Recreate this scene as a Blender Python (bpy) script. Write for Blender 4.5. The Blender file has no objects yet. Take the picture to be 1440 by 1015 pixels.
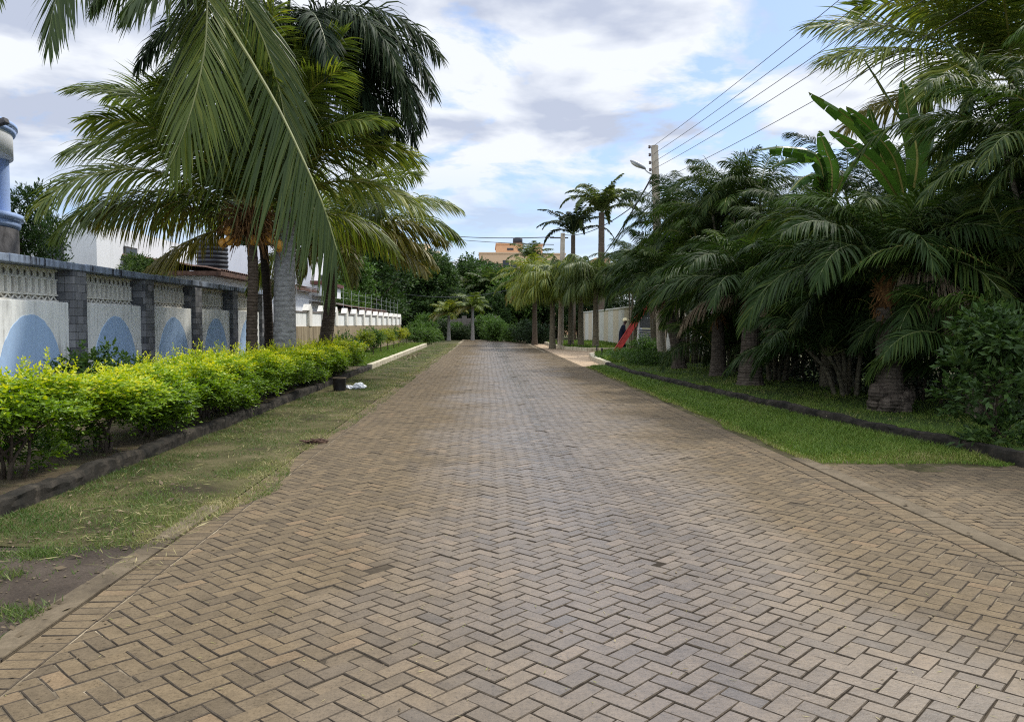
import bpy, bmesh, math, random
import numpy as np
from mathutils import Vector, Matrix, Euler

R = math.radians
C = bpy.context.scene.collection
random.seed(7)

# ------------------------------------------------------------------ camera
F, PITCH, YAW, CAMZ = 1120.0, 2.68, 1.89, 1.6
cd = bpy.data.cameras.new('camera')
cam = bpy.data.objects.new('camera', cd)
C.objects.link(cam)
cam.location = (0, 0, CAMZ)
cam.rotation_euler = (R(90 - PITCH), 0, -R(YAW))
cd.sensor_width = 36.0
cd.lens = F / 1440 * 36.0
cd.clip_end = 3000
cd.clip_start = 0.05
bpy.context.scene.camera = cam
_RM = Euler((R(90 - PITCH), 0, -R(YAW))).to_matrix()


def ray(px, py):
    return _RM @ Vector(((px - 720) / F, (507.5 - py) / F, -1))


def gp(px, py, z=0.0):
    """Ground point seen at a pixel of the photograph."""
    d = ray(px, py)
    t = (z - CAMZ) / d.z
    return Vector((d.x * t, d.y * t, z))


def dp(px, py, Y):
    """Point at distance Y down the road seen at a pixel."""
    d = ray(px, py)
    t = Y / d.y
    return Vector((d.x * t, Y, CAMZ + d.z * t))


# ------------------------------------------------------------------ mesh helpers
class G:
    def __init__(s):
        s.V, s.F, s.M, s.T, s.n = [], [], [], [], 0

    def add(s, V, Fc, m=0, tint=0.5):
        V = np.asarray(V, dtype=np.float32).reshape(-1, 3)
        s.V.append(V)
        if isinstance(tint, (int, float)):
            tint = np.full(len(V), tint, np.float32)
        s.T.append(np.asarray(tint, np.float32))
        if isinstance(Fc, np.ndarray):
            s.F.append((Fc + s.n, m))
        else:
            by = {}
            for f in Fc:
                by.setdefault(len(f), []).append(f)
            for k, fs in by.items():
                s.F.append((np.asarray(fs, np.int64) + s.n, m))
        s.n += len(V)
        return s

    def xf(s, M):
        """Transform everything added so far."""
        A = np.array(M.to_3x3(), np.float32)
        t = np.array(M.translation, np.float32)
        s.V = [v @ A.T + t for v in s.V]
        return s

    def join(s, o, M=None):
        off = s.n
        for v, t in zip(o.V, o.T):
            if M is not None:
                A = np.array(M.to_3x3(), np.float32)
                v = v @ A.T + np.array(M.translation, np.float32)
            s.V.append(v); s.T.append(t)
        for f, m in o.F:
            s.F.append((f + off, m))
        s.n += o.n
        return s

    def mesh(s, name, mats, smooth=False):
        me = bpy.data.meshes.new(name)
        V = np.concatenate(s.V); T = np.concatenate(s.T)
        me.vertices.add(len(V))
        me.vertices.foreach_set('co', V.ravel())
        loops = np.concatenate([f.ravel() for f, m in s.F]).astype(np.int32)
        tot = np.concatenate([np.full(len(f), f.shape[1], np.int32) for f, m in s.F])
        mi = np.concatenate([np.full(len(f), m, np.int32) for f, m in s.F])
        st = np.concatenate([[0], np.cumsum(tot)[:-1]]).astype(np.int32)
        me.loops.add(len(loops))
        me.loops.foreach_set('vertex_index', loops)
        me.polygons.add(len(tot))
        me.polygons.foreach_set('loop_start', st)
        me.polygons.foreach_set('material_index', mi)
        me.polygons.foreach_set('use_smooth', np.full(len(tot), smooth))
        a = me.attributes.new('tint', 'FLOAT', 'POINT')
        a.data.foreach_set('value', T)
        for m in (mats if isinstance(mats, (list, tuple)) else [mats]):
            me.materials.append(m)
        me.update(calc_edges=True)
        return me

    def build(s, name, mats, parent=None, smooth=False):
        o = bpy.data.objects.new(name, s.mesh(name, mats, smooth))
        C.objects.link(o)
        if parent is not None:
            o.parent = parent
        return o


def tag(o, label, cat, group=None):
    o['label'] = label; o['category'] = cat
    if group:
        o['group'] = group
    return o


def struct(o):
    o['kind'] = 'structure'
    return o


def stuff(o, label=None, cat=None):
    o['kind'] = 'stuff'
    if label:
        o['label'] = label
    if cat:
        o['category'] = cat
    return o


def thing(name, label, cat, loc=(0, 0, 0), rz=0.0, group=None):
    o = bpy.data.objects.new(name, None)
    C.objects.link(o)
    o.empty_display_size = 0.2
    o.location = loc
    o.rotation_euler = (0, 0, rz)
    return tag(o, label, cat, group)


BOXF = [(0, 3, 2, 1), (4, 5, 6, 7), (0, 1, 5, 4), (1, 2, 6, 5), (2, 3, 7, 6), (3, 0, 4, 7)]


def box(g, x0, x1, y0, y1, z0, z1, m=0, rz=0.0, bev=0.0):
    if bev > 0:
        bm = bmesh.new()
        bmesh.ops.create_cube(bm, size=1)
        for v in bm.verts:
            v.co = Vector(((x0 + x1) / 2 + v.co.x * (x1 - x0), (y0 + y1) / 2 + v.co.y * (y1 - y0), (z0 + z1) / 2 + v.co.z * (z1 - z0)))
        bmesh.ops.bevel(bm, geom=list(bm.edges), offset=bev, segments=2, profile=0.6, affect='EDGES')
        bm.verts.index_update()
        g.add([v.co[:] for v in bm.verts], [tuple(v.index for v in f.verts) for f in bm.faces], m)
        bm.free()
        return g
    V = [(x0, y0, z0), (x1, y0, z0), (x1, y1, z0), (x0, y1, z0), (x0, y0, z1), (x1, y0, z1), (x1, y1, z1), (x0, y1, z1)]
    if rz:
        c, s = math.cos(rz), math.sin(rz)
        cx, cy = (x0 + x1) / 2, (y0 + y1) / 2
        V = [(cx + (x - cx) * c - (y - cy) * s, cy + (x - cx) * s + (y - cy) * c, z) for x, y, z in V]
    return g.add(V, BOXF, m)


def tube(g, pts, rad, n=8, m=0, cap=True):
    P = np.asarray([tuple(p) for p in pts], np.float64)
    k = len(P)
    rad = np.broadcast_to(np.asarray(rad, np.float64), (k,))
    T = np.gradient(P, axis=0)
    T /= np.linalg.norm(T, axis=1, keepdims=True) + 1e-9
    ref = np.array([0, 0, 1.0]) if abs(T[0][2]) < 0.8 else np.array([1.0, 0, 0])
    V = []
    A = np.cross(T[0], ref)
    for i in range(k):
        A = A - T[i] * np.dot(A, T[i]); A /= np.linalg.norm(A) + 1e-9
        B = np.cross(T[i], A)
        for j in range(n):
            a = 2 * math.pi * j / n
            V.append(P[i] + rad[i] * (A * math.cos(a) + B * math.sin(a)))
    Fc = [(i * n + j, i * n + (j + 1) % n, (i + 1) * n + (j + 1) % n, (i + 1) * n + j) for i in range(k - 1) for j in range(n)]
    if cap:
        Fc.append(tuple(range(n - 1, -1, -1)))
        Fc.append(tuple((k - 1) * n + j for j in range(n)))
    return g.add(V, Fc, m)


def lathe(g, prof, cx=0, cy=0, n=24, m=0):
    V, Fc = [], []
    for r, z in prof:
        for j in range(n):
            a = 2 * math.pi * j / n
            V.append((cx + r * math.cos(a), cy + r * math.sin(a), z))
    for i in range(len(prof) - 1):
        for j in range(n):
            Fc.append((i * n + j, i * n + (j + 1) % n, (i + 1) * n + (j + 1) % n, (i + 1) * n + j))
    return g.add(V, Fc, m)


def prism(g, poly, z0, z1, m=0):
    n = len(poly)
    V = [(x, y, z0) for x, y in poly] + [(x, y, z1) for x, y in poly]
    Fc = [tuple(range(n - 1, -1, -1)), tuple(range(n, 2 * n))] + [(i, (i + 1) % n, n + (i + 1) % n, n + i) for i in range(n)]
    return g.add(V, Fc, m)


def ellipsoid(g, c, r, m=0, n=10, k=7):
    V, Fc = [], []
    for i in range(k + 1):
        th = math.pi * i / k
        for j in range(n):
            a = 2 * math.pi * j / n
            V.append((c[0] + r[0] * math.sin(th) * math.cos(a), c[1] + r[1] * math.sin(th) * math.sin(a), c[2] + r[2] * math.cos(th)))
    for i in range(k):
        for j in range(n):
            Fc.append((i * n + j, (i + 1) * n + j, (i + 1) * n + (j + 1) % n, i * n + (j + 1) % n))
    return g.add(V, Fc, m)


# ------------------------------------------------------------------ material helpers
class NT:
    def __init__(s, name):
        s.m = bpy.data.materials.new(name)
        s.m.use_nodes = True
        s.t = s.m.node_tree
        s.t.nodes.clear()
        s.out = s.n('ShaderNodeOutputMaterial')

    def n(s, typ, **kw):
        nd = s.t.nodes.new(typ)
        for k, v in kw.items():
            if k.startswith('i_'):
                key = k[2:]
                nd.inputs[int(key) if key.isdigit() else key.replace('_', ' ')].default_value = v
            else:
                setattr(nd, k, v)
        return nd

    def l(s, a, b):
        s.t.links.new(a, b)

    def math(s, op, a, b=None, c=None, clamp=False):
        nd = s.n('ShaderNodeMath', operation=op, use_clamp=clamp)
        for i, v in enumerate((a, b, c)):
            if v is None:
                continue
            if isinstance(v, (int, float)):
                nd.inputs[i].default_value = v
            else:
                s.l(v, nd.inputs[i])
        return nd.outputs[0]

    def noise(s, vec, scale, detail=4, rough=0.55, dist=0.0):
        nd = s.n('ShaderNodeTexNoise', i_Scale=scale, i_Detail=detail, i_Roughness=rough, i_Distortion=dist)
        if vec is not None:
            s.l(vec, nd.inputs['Vector'])
        return nd.outputs['Fac']

    def ramp(s, fac, stops):
        nd = s.n('ShaderNodeValToRGB')
        e = nd.color_ramp.elements
        while len(e) < len(stops):
            e.new(0.5)
        for el, (p, c) in zip(e, stops):
            el.position = p
            el.color = (c[0], c[1], c[2], 1) if isinstance(c, tuple) else (c, c, c, 1)
        if fac is not None:
            s.l(fac, nd.inputs[0])
        return nd.outputs[0]

    def mix(s, fac, a, b, blend='MIX'):
        nd = s.n('ShaderNodeMix', data_type='RGBA', blend_type=blend)
        for key, v in ((0, fac), (6, a), (7, b)):
            if isinstance(v, (int, float)):
                nd.inputs[key].default_value = v
            elif isinstance(v, tuple):
                nd.inputs[key].default_value = (v[0], v[1], v[2], 1)
            else:
                s.l(v, nd.inputs[key])
        return nd.outputs[2]

    def pos(s):
        return s.n('ShaderNodeNewGeometry').outputs['Position']

    def obj(s):
        return s.n('ShaderNodeTexCoord').outputs['Object']

    def attr(s, name='tint'):
        return s.n('ShaderNodeAttribute', attribute_name=name).outputs['Fac']

    def mapped(s, vec, scale=(1, 1, 1), loc=(0, 0, 0), rot=(0, 0, 0)):
        nd = s.n('ShaderNodeMapping')
        nd.inputs['Scale'].default_value = scale
        nd.inputs['Location'].default_value = loc
        nd.inputs['Rotation'].default_value = rot
        s.l(vec, nd.inputs['Vector'])
        return nd.outputs[0]

    def bump(s, h, strength=0.3, dist=0.01):
        nd = s.n('ShaderNodeBump', i_Strength=strength, i_Distance=dist)
        s.l(h, nd.inputs['Height'])
        return nd.outputs[0]

    def surf(s, col, rough=0.7, normal=None, spec=0.5, metal=0.0, trans=None):
        b = s.n('ShaderNodeBsdfPrincipled')
        for key, v in (('Base Color', col), ('Roughness', rough)):
            if isinstance(v, tuple):
                b.inputs[key].default_value = (v[0], v[1], v[2], 1)
            elif isinstance(v, (int, float)):
                b.inputs[key].default_value = v
            else:
                s.l(v, b.inputs[key])
        if isinstance(spec, (int, float)):
            b.inputs['Specular IOR Level'].default_value = spec
        else:
            s.l(spec, b.inputs['Specular IOR Level'])
        b.inputs['Metallic'].default_value = metal
        if normal is not None:
            s.l(normal, b.inputs['Normal'])
        o = b.outputs[0]
        if trans is not None:
            tr = s.n('ShaderNodeBsdfTranslucent')
            s.l(trans[1], tr.inputs[0])
            mx = s.n('ShaderNodeMixShader')
            mx.inputs[0].default_value = trans[0]
            s.l(o, mx.inputs[1]); s.l(tr.outputs[0], mx.inputs[2])
            o = mx.outputs[0]
        s.l(o, s.out.inputs[0])
        return s.m


def leaf_mat(name, c0, c1, c2=None, rough=0.45, trans=0.25, use_tint=False, spec=0.4):
    t = NT(name)
    geo = t.n('ShaderNodeNewGeometry')
    isl = geo.outputs['Random Per Island']
    oi = t.n('ShaderNodeObjectInfo').outputs['Random']
    if use_tint:
        f = t.math('ADD', t.attr(), t.math('MULTIPLY', t.math('SUBTRACT', isl, 0.5), 0.3), clamp=True)
    else:
        f = t.math('ADD', t.math('MULTIPLY', isl, 0.65), t.math('MULTIPLY', oi, 0.35), clamp=True)
    stops = [(0.0, c0), (0.6, c1)] + ([(1.0, c2)] if c2 else [])
    col = t.ramp(f, stops)
    hs = t.n('ShaderNodeHueSaturation', i_Saturation=1.1, i_Value=1.5)
    t.l(col, hs.inputs['Color'])
    return t.surf(col, rough, spec=spec, trans=(trans, hs.outputs[0]))


def plain(name, col, rough=0.6, var=0.15, scale=6, metal=0.0, bump=0.0, spec=0.5):
    t = NT(name)
    p = t.obj()
    n = t.noise(p, scale, 6, 0.6)
    lo = tuple(c * (1 - var) for c in col); hi = tuple(min(1, c * (1 + var)) for c in col)
    c = t.ramp(n, [(0.3, lo), (0.7, hi)])
    nm = t.bump(t.noise(p, scale * 6, 5), bump, 0.01) if bump else None
    return t.surf(c, rough, nm, spec, metal)


M = {}
# ------ bricks
t = NT('paver_brick')
geo = t.n('ShaderNodeNewGeometry')
P = geo.outputs['Position']; isl = geo.outputs['Random Per Island']
sx = t.n('ShaderNodeSeparateXYZ'); t.l(P, sx.inputs[0])
base = t.ramp(isl, [(0.0, (0.105, 0.087, 0.072)), (0.06, (0.118, 0.093, 0.072)), (0.5, (0.138, 0.106, 0.077)), (0.95, (0.156, 0.119, 0.084)), (1.0, (0.185, 0.138, 0.094))])
tan = t.ramp(isl, [(0.0, (0.105, 0.081, 0.052)), (0.06, (0.118, 0.090, 0.056)), (0.5, (0.142, 0.107, 0.064)), (0.95, (0.160, 0.119, 0.070)), (1.0, (0.185, 0.130, 0.076))])
big = t.noise(P, 0.5, 5, 0.6)
edge = t.math('ABSOLUTE', t.math('SUBTRACT', sx.outputs[0], 0.85))
film = t.math('ADD', t.math('MULTIPLY', edge, 0.52), t.math('MULTIPLY', big, 1.3))
filmf = t.ramp(film, [(0.95, 0.0), (1.75, 1.0)])
filmf = t.ramp(t.math('MULTIPLY', film, 0.5), [(0.34, 0.0), (0.80, 1.0)])
col = t.mix(filmf, base, tan)
sp = t.noise(P, 130, 4, 0.7)
col = t.mix(0.55, col, t.ramp(sp, [(0.30, 0.15), (0.42, 0.85), (0.7, 1.15)]), 'MULTIPLY')
pit = t.noise(P, 52, 6, 0.75)
col = t.mix(0.75, col, t.ramp(pit, [(0.32, 0.22), (0.45, 0.90), (0.68, 1.2)]), 'MULTIPLY')
med = t.noise(P, 9, 6, 0.65)
col = t.mix(0.5, col, t.ramp(med, [(0.3, 0.55), (0.6, 1.14)]), 'MULTIPLY')
stn = t.noise(P, 1.3, 6, 0.7, 0.6)
col = t.mix(0.6, col, t.ramp(stn, [(0.3, 0.78), (0.52, 1.05)]), 'MULTIPLY')
rg = t.math('ADD', t.math('MULTIPLY', filmf, 0.55), t.math('MULTIPLY', t.noise(P, 6, 5, 0.6), 0.26))
rg = t.math('ADD', rg, t.math('MULTIPLY', isl, 0.05))
rg = t.math('ADD', rg, 0.10, clamp=True)
h = t.math('ADD', t.math('MULTIPLY', sp, 0.5), t.math('MULTIPLY', t.noise(P, 30, 5), 1.0))
M['brick'] = t.surf(col, rg, t.bump(h, 0.45, 0.005), spec=t.math('SUBTRACT', 0.95, t.math('MULTIPLY', filmf, 0.82)))

t = NT('paver_brick_edge')
P = t.pos()
M['brick_edge'] = t.surf(t.ramp(t.noise(P, 25, 5, 0.7), [(0.3, (0.050, 0.040, 0.030)), (0.7, (0.115, 0.092, 0.066))]), 0.95, spec=0.08)

# ------ joint sand between bricks
t = NT('joint_sand')
P = t.pos()
sx = t.n('ShaderNodeSeparateXYZ'); t.l(P, sx.inputs[0])
edge = t.math('ABSOLUTE', t.math('SUBTRACT', sx.outputs[0], 0.6))
f = t.math('ADD', t.math('MULTIPLY', edge, 0.16), t.math('MULTIPLY', t.noise(P, 2.5, 6, 0.7), 0.8))
col = t.ramp(f, [(0.52, (0.034, 0.027, 0.020)), (0.74, (0.085, 0.068, 0.046)), (0.95, (0.34, 0.28, 0.19))])
M['joint'] = t.surf(col, 0.95, t.bump(t.noise(P, 90, 4), 0.6, 0.01), spec=0.1)

# ------ soils
def soil(name, stops, scale=1.2, fine=60):
    t = NT(name)
    P = t.pos()
    a = t.noise(P, scale, 8, 0.68, 0.4)
    col = t.ramp(a, stops)
    col = t.mix(0.6, col, t.ramp(t.noise(P, fine, 5, 0.7), [(0.3, 0.5), (0.6, 1.15)]), 'MULTIPLY')
    return t.surf(col, 0.95, t.bump(t.noise(P, fine * 0.6, 6, 0.7), 0.7, 0.03), spec=0.15)


M['soil'] = soil('bed_soil', [(0.3, (0.045, 0.034, 0.022)), (0.5, (0.085, 0.065, 0.04)), (0.7, (0.10, 0.09, 0.04))])
M['dirt'] = soil('bare_dirt', [(0.3, (0.026, 0.020, 0.016)), (0.48, (0.062, 0.048, 0.036)), (0.72, (0.105, 0.083, 0.064))])
M['turf'] = soil('turf_soil', [(0.32, (0.035, 0.027, 0.016)), (0.5, (0.080, 0.072, 0.030)), (0.7, (0.15, 0.122, 0.065))])
M['lawn'] = soil('lawn_soil', [(0.3, (0.035, 0.06, 0.014)), (0.6, (0.06, 0.10, 0.02)), (0.75, (0.09, 0.10, 0.03))])
M['ground'] = soil('far_ground', [(0.3, (0.05, 0.055, 0.02)), (0.6, (0.09, 0.085, 0.04))], 0.1, 8)
M['sand_paving'] = soil('sandy_paving', [(0.3, (0.28, 0.205, 0.13)), (0.55, (0.40, 0.30, 0.20)), (0.75, (0.46, 0.36, 0.25))], 0.8, 40)

# ------ concrete / kerbs
def concrete(name, dark, mid, lite, scale=3.0, streak=True):
    t = NT(name)
    P = t.pos()
    a = t.noise(P, scale, 8, 0.7, 0.5)
    col = t.ramp(a, [(0.32, dark), (0.5, mid), (0.72, lite)])
    col = t.mix(0.5, col, t.ramp(t.noise(P, 45, 5, 0.7), [(0.3, 0.55), (0.6, 1.1)]), 'MULTIPLY')
    return t.surf(col, 0.9, t.bump(t.noise(P, 30, 6, 0.7), 0.6, 0.015), spec=0.2)


M['kerb_dark'] = concrete('mossy_kerb', (0.009, 0.009, 0.007), (0.028, 0.024, 0.018), (0.085, 0.070, 0.052))
M['kerb_pale'] = concrete('pale_kerb', (0.24, 0.20, 0.13), (0.48, 0.43, 0.31), (0.60, 0.55, 0.42))
M['edging'] = concrete('edging_concrete', (0.06, 0.046, 0.030), (0.125, 0.098, 0.062), (0.19, 0.15, 0.10), 1.6)
M['pole'] = concrete('pole_concrete', (0.26, 0.22, 0.165), (0.40, 0.34, 0.26), (0.50, 0.44, 0.35), 2.0)

# ------ wall paints
def wall_paint(name, col, grime=(0.16, 0.14, 0.12), amount=0.5, rough=0.85, lo=0.47):
    t = NT(name)
    P = t.pos()
    st = t.noise(t.mapped(P, (5, 5, 0.45)), 1.6, 7, 0.7)
    a = t.ramp(st, [(lo, 0.0), (lo + 0.22, 1.0)])
    b = t.ramp(t.noise(P, 1.4, 7, 0.7), [(0.4, 0.15), (0.75, 1.0)])
    f = t.math('MULTIPLY', t.math('MULTIPLY', a, b), amount)
    c = t.mix(f, col, grime)
    c = t.mix(0.3, c, t.ramp(t.noise(P, 14, 5, 0.65), [(0.3, 0.8), (0.7, 1.08)]), 'MULTIPLY')
    return t.surf(c, rough, t.bump(t.noise(P, 55, 4), 0.2, 0.006), spec=0.25)


M['white'] = wall_paint('white_plaster', (0.78, 0.78, 0.73), (0.13, 0.115, 0.095), 0.95, 0.85, 0.48)
M['blue'] = wall_paint('blue_plaster', (0.37, 0.51, 0.70), (0.22, 0.28, 0.36), 0.5)
M['lattice'] = wall_paint('lattice_cast', (0.72, 0.69, 0.61), (0.17, 0.13, 0.10), 0.9)
M['lattice_back'] = wall_paint('lattice_backing', (0.58, 0.555, 0.49), (0.15, 0.12, 0.09), 0.7)
M['coping'] = wall_paint('coping_paint', (0.27, 0.32, 0.40), (0.02, 0.02, 0.022), 2.2, 0.85, 0.42)
M['house_white'] = wall_paint('house_paint', (0.76, 0.77, 0.78), amount=0.22)
M['house_blue'] = wall_paint('tower_blue', (0.32, 0.43, 0.68), amount=0.2)
M['cream'] = wall_paint('cream_wall', (0.62, 0.54, 0.40), (0.28, 0.22, 0.14), 0.6)
M['pale_panel'] = wall_paint('pale_wall_strip', (0.64, 0.63, 0.56), (0.3, 0.26, 0.2), 0.5)
M['peach'] = wall_paint('peach_render', (0.62, 0.43, 0.27), (0.4, 0.26, 0.16), 0.3)
M['peach_deep'] = wall_paint('deep_peach_render', (0.60, 0.36, 0.20), (0.4, 0.26, 0.16), 0.3)
M['pale_block'] = wall_paint('pale_render', (0.62, 0.50, 0.34), (0.4, 0.3, 0.2), 0.3)
M['grey_wall'] = wall_paint('weathered_wall', (0.16, 0.14, 0.12), (0.1, 0.09, 0.08), 0.8)
# stained base of second wall: vertical black/ochre streaks
t = NT('stained_base')
P = t.pos()
st = t.noise(t.mapped(P, (9, 9, 0.5)), 1.3, 7, 0.72)
c = t.ramp(st, [(0.36, (0.05, 0.04, 0.03)), (0.5, (0.27, 0.21, 0.13)), (0.66, (0.44, 0.37, 0.25))])
M['stained'] = t.surf(c, 0.95, t.bump(t.noise(P, 30, 5), 0.5, 0.01), spec=0.15)

# ------ slate cladding on pillars
t = NT('slate_cladding')
P = t.obj()
sep = t.n('ShaderNodeSeparateXYZ'); t.l(P, sep.inputs[0])
cmb = t.n('ShaderNodeCombineXYZ')
t.l(t.math('ADD', sep.outputs[0], sep.outputs[1]), cmb.inputs[0]); t.l(sep.outputs[2], cmb.inputs[1])
bk = t.n('ShaderNodeTexBrick', i_Scale=1.0, i_Mortar_Size=0.004, i_Bias=0.0, i_Brick_Width=0.21, i_Row_Height=0.145)
bk.offset = 0.37; bk.squash = 1.4; bk.squash_frequency = 3
bk.inputs['Color1'].default_value = (0.075, 0.078, 0.085, 1)
bk.inputs['Color2'].default_value = (0.235, 0.235, 0.24, 1)
bk.inputs['Mortar'].default_value = (0.03, 0.03, 0.03, 1)
t.l(cmb.outputs[0], bk.inputs['Vector'])
c = t.mix(0.5, bk.outputs['Color'], t.ramp(t.noise(P, 7, 6, 0.7), [(0.3, 0.6), (0.7, 1.15)]), 'MULTIPLY')
hgt = t.math('SUBTRACT', t.math('MULTIPLY', t.noise(P, 22, 5), 0.4), bk.outputs['Fac'])
M['slate'] = t.surf(c, 0.75, t.bump(hgt, 0.7, 0.012), spec=0.35)

# ------ trunks
def bark(name, c0, c1, c2, ring=14.0, rstr=0.6, spec=0.2, vert=False):
    t = NT(name)
    P = t.obj()
    a = t.noise(t.mapped(P, (6, 6, 1.2) if vert else (2.2, 2.2, 5)), 3.0, 8, 0.7, 0.4)
    col = t.ramp(a, [(0.3, c0), (0.5, c1), (0.72, c2)])
    w = t.n('ShaderNodeTexWave', wave_type='BANDS', bands_direction='Z', i_Scale=ring, i_Distortion=2.2, i_Detail=3, i_Detail_Scale=1.5)
    t.l(P, w.inputs['Vector'])
    if rstr > 0:
        col = t.mix(rstr * 0.6, col, t.ramp(w.outputs['Fac'], [(0.1, 0.35), (0.45, 1.1)]), 'MULTIPLY')
    hh = t.math('ADD', t.math('MULTIPLY', w.outputs['Fac'], rstr), t.noise(P, 40, 5, 0.7))
    return t.surf(col, 0.9, t.bump(hh, 0.6, 0.02), spec=spec)


M['coco_bark'] = bark('coconut_bark', (0.035, 0.026, 0.019), (0.095, 0.070, 0.050), (0.17, 0.135, 0.10), 4.2, 0.7)
M['dark_bark'] = bark('dark_bark', (0.012, 0.010, 0.008), (0.035, 0.026, 0.02), (0.07, 0.055, 0.04), 4.0, 0.6)
M['royal_bark'] = bark('royal_bark', (0.12, 0.115, 0.105), (0.27, 0.265, 0.255), (0.40, 0.395, 0.38), 2.6, 0.42)
M['areca_bark'] = bark('ringed_bark', (0.035, 0.028, 0.022), (0.10, 0.080, 0.062), (0.19, 0.155, 0.12), 5.0, 0.7)
M['cane'] = bark('cane_bark', (0.06, 0.055, 0.04), (0.14, 0.12, 0.08), (0.22, 0.2, 0.14), 3.0, 0.5)
M['wood'] = bark('shrub_wood', (0.03, 0.022, 0.015), (0.075, 0.055, 0.038), (0.13, 0.10, 0.07), 1.0, 0.0, vert=True)
M['white_trunk'] = bark('painted_trunk', (0.16, 0.15, 0.13), (0.27, 0.255, 0.23), (0.34, 0.32, 0.30), 3.0, 0.2)
M['fibre'] = bark('palm_fibre', (0.045, 0.024, 0.011), (0.15, 0.078, 0.03), (0.36, 0.18, 0.06), 1.0, 0.0, vert=True)
M['rachis'] = plain('rachis_green', (0.30, 0.27, 0.07), 0.5, 0.25, 3)
M['rachis_mid'] = plain('rachis_mid', (0.17, 0.18, 0.05), 0.55, 0.25, 3)
M['rachis_dark'] = plain('rachis_dark', (0.10, 0.12, 0.035), 0.5, 0.25, 3)
M['nut'] = plain('coconut_skin', (0.70, 0.34, 0.055), 0.45, 0.25, 9)

# ------ leaves
M['coco'] = leaf_mat('coconut_leaf', (0.050, 0.080, 0.013), (0.120, 0.160, 0.025), (0.26, 0.26, 0.040), 0.5, 0.34, spec=0.3)
M['coco_yel'] = leaf_mat('coconut_leaf_ageing', (0.075, 0.090, 0.016), (0.185, 0.165, 0.028), (0.32, 0.235, 0.05), 0.45, 0.3)
M['coco_dark'] = leaf_mat('coconut_leaf_deep', (0.032, 0.056, 0.013), (0.068, 0.100, 0.022), (0.15, 0.165, 0.034), 0.5, 0.30, spec=0.3)
M['royal'] = leaf_mat('royal_leaf', (0.012, 0.022, 0.011), (0.025, 0.042, 0.018), (0.052, 0.072, 0.024), 0.62, 0.18, spec=0.12)
M['areca'] = leaf_mat('areca_leaf', (0.012, 0.027, 0.007), (0.027, 0.052, 0.011), (0.082, 0.108, 0.019), 0.6, 0.22, spec=0.14)
M['areca_lite'] = leaf_mat('areca_leaf_young', (0.028, 0.055, 0.011), (0.055, 0.095, 0.016), (0.10, 0.135, 0.025), 0.62, 0.24, spec=0.12)
M['dead'] = leaf_mat('dead_leaf', (0.07, 0.053, 0.034), (0.15, 0.115, 0.072), (0.27, 0.225, 0.15), 0.8, 0.12, spec=0.1)
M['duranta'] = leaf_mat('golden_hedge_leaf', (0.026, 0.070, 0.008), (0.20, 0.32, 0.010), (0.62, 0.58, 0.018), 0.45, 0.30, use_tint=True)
M['broad'] = leaf_mat('broad_leaf', (0.016, 0.038, 0.009), (0.045, 0.086, 0.018), (0.10, 0.15, 0.03), 0.55, 0.2, spec=0.25)
M['broad_lite'] = leaf_mat('bright_broad_leaf', (0.030, 0.065, 0.012), (0.065, 0.125, 0.022), (0.13, 0.20, 0.035), 0.55, 0.25, spec=0.25)
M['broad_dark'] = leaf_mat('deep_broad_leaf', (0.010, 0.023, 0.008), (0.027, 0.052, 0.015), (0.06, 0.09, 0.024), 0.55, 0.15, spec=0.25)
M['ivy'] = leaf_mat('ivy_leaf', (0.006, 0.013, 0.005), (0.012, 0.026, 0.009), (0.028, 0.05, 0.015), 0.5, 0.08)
M['banana'] = leaf_mat('banana_leaf', (0.040, 0.085, 0.016), (0.062, 0.130, 0.022), (0.115, 0.185, 0.035), 0.35, 0.35)
M['yellow_shrub'] = leaf_mat('yellow_shrub_leaf', (0.08, 0.13, 0.015), (0.22, 0.26, 0.02), (0.42, 0.38, 0.03), 0.5, 0.3)
# grass uses tint: 0 = fresh green, 1 = straw
def grass_mat(name, stops):
    t = NT(name)
    col = t.ramp(t.attr(), stops)
    hs = t.n('ShaderNodeHueSaturation', i_Saturation=1.05, i_Value=1.4)
    t.l(col, hs.inputs['Color'])
    return t.surf(col, 0.55, spec=0.25, trans=(0.25, hs.outputs[0]))


M['grass_dry'] = grass_mat('mown_grass', [(0.0, (0.050, 0.100, 0.016)), (0.5, (0.110, 0.155, 0.030)), (0.8, (0.26, 0.245, 0.085)), (1.0, (0.43, 0.36, 0.19))])
M['grass_lush'] = grass_mat('lush_grass', [(0.0, (0.060, 0.118, 0.014)), (0.5, (0.125, 0.195, 0.028)), (0.8, (0.22, 0.24, 0.055)), (1.0, (0.34, 0.29, 0.13))])

# ------ others
M['black_plastic'] = plain('black_plastic', (0.016, 0.016, 0.018), 0.42, 0.3, 8)
M['tank'] = plain('tank_plastic', (0.011, 0.014, 0.022), 0.55, 0.3, 4)
M['bag'] = plain('white_bag', (0.78, 0.79, 0.80), 0.4, 0.08, 8)
M['tile'] = None
t = NT('clay_tiles')
P = t.obj()
c = t.ramp(t.noise(P, 5, 7, 0.7), [(0.3, (0.035, 0.024, 0.02)), (0.5, (0.105, 0.06, 0.045)), (0.72, (0.19, 0.12, 0.09))])
M['tile'] = t.surf(c, 0.85, t.bump(t.noise(P, 30, 4), 0.4, 0.01), spec=0.2)
M['trim_red'] = plain('maroon_trim', (0.10, 0.028, 0.022), 0.6)
M['glass_dark'] = plain('window_dark', (0.012, 0.013, 0.015), 0.12, 0.3, 3)
M['dark_stone'] = concrete('dark_stone', (0.03, 0.029, 0.03), (0.075, 0.073, 0.075), (0.14, 0.135, 0.135))
M['gate'] = plain('gate_paint', (0.085, 0.095, 0.115), 0.5, 0.2, 4)
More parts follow.
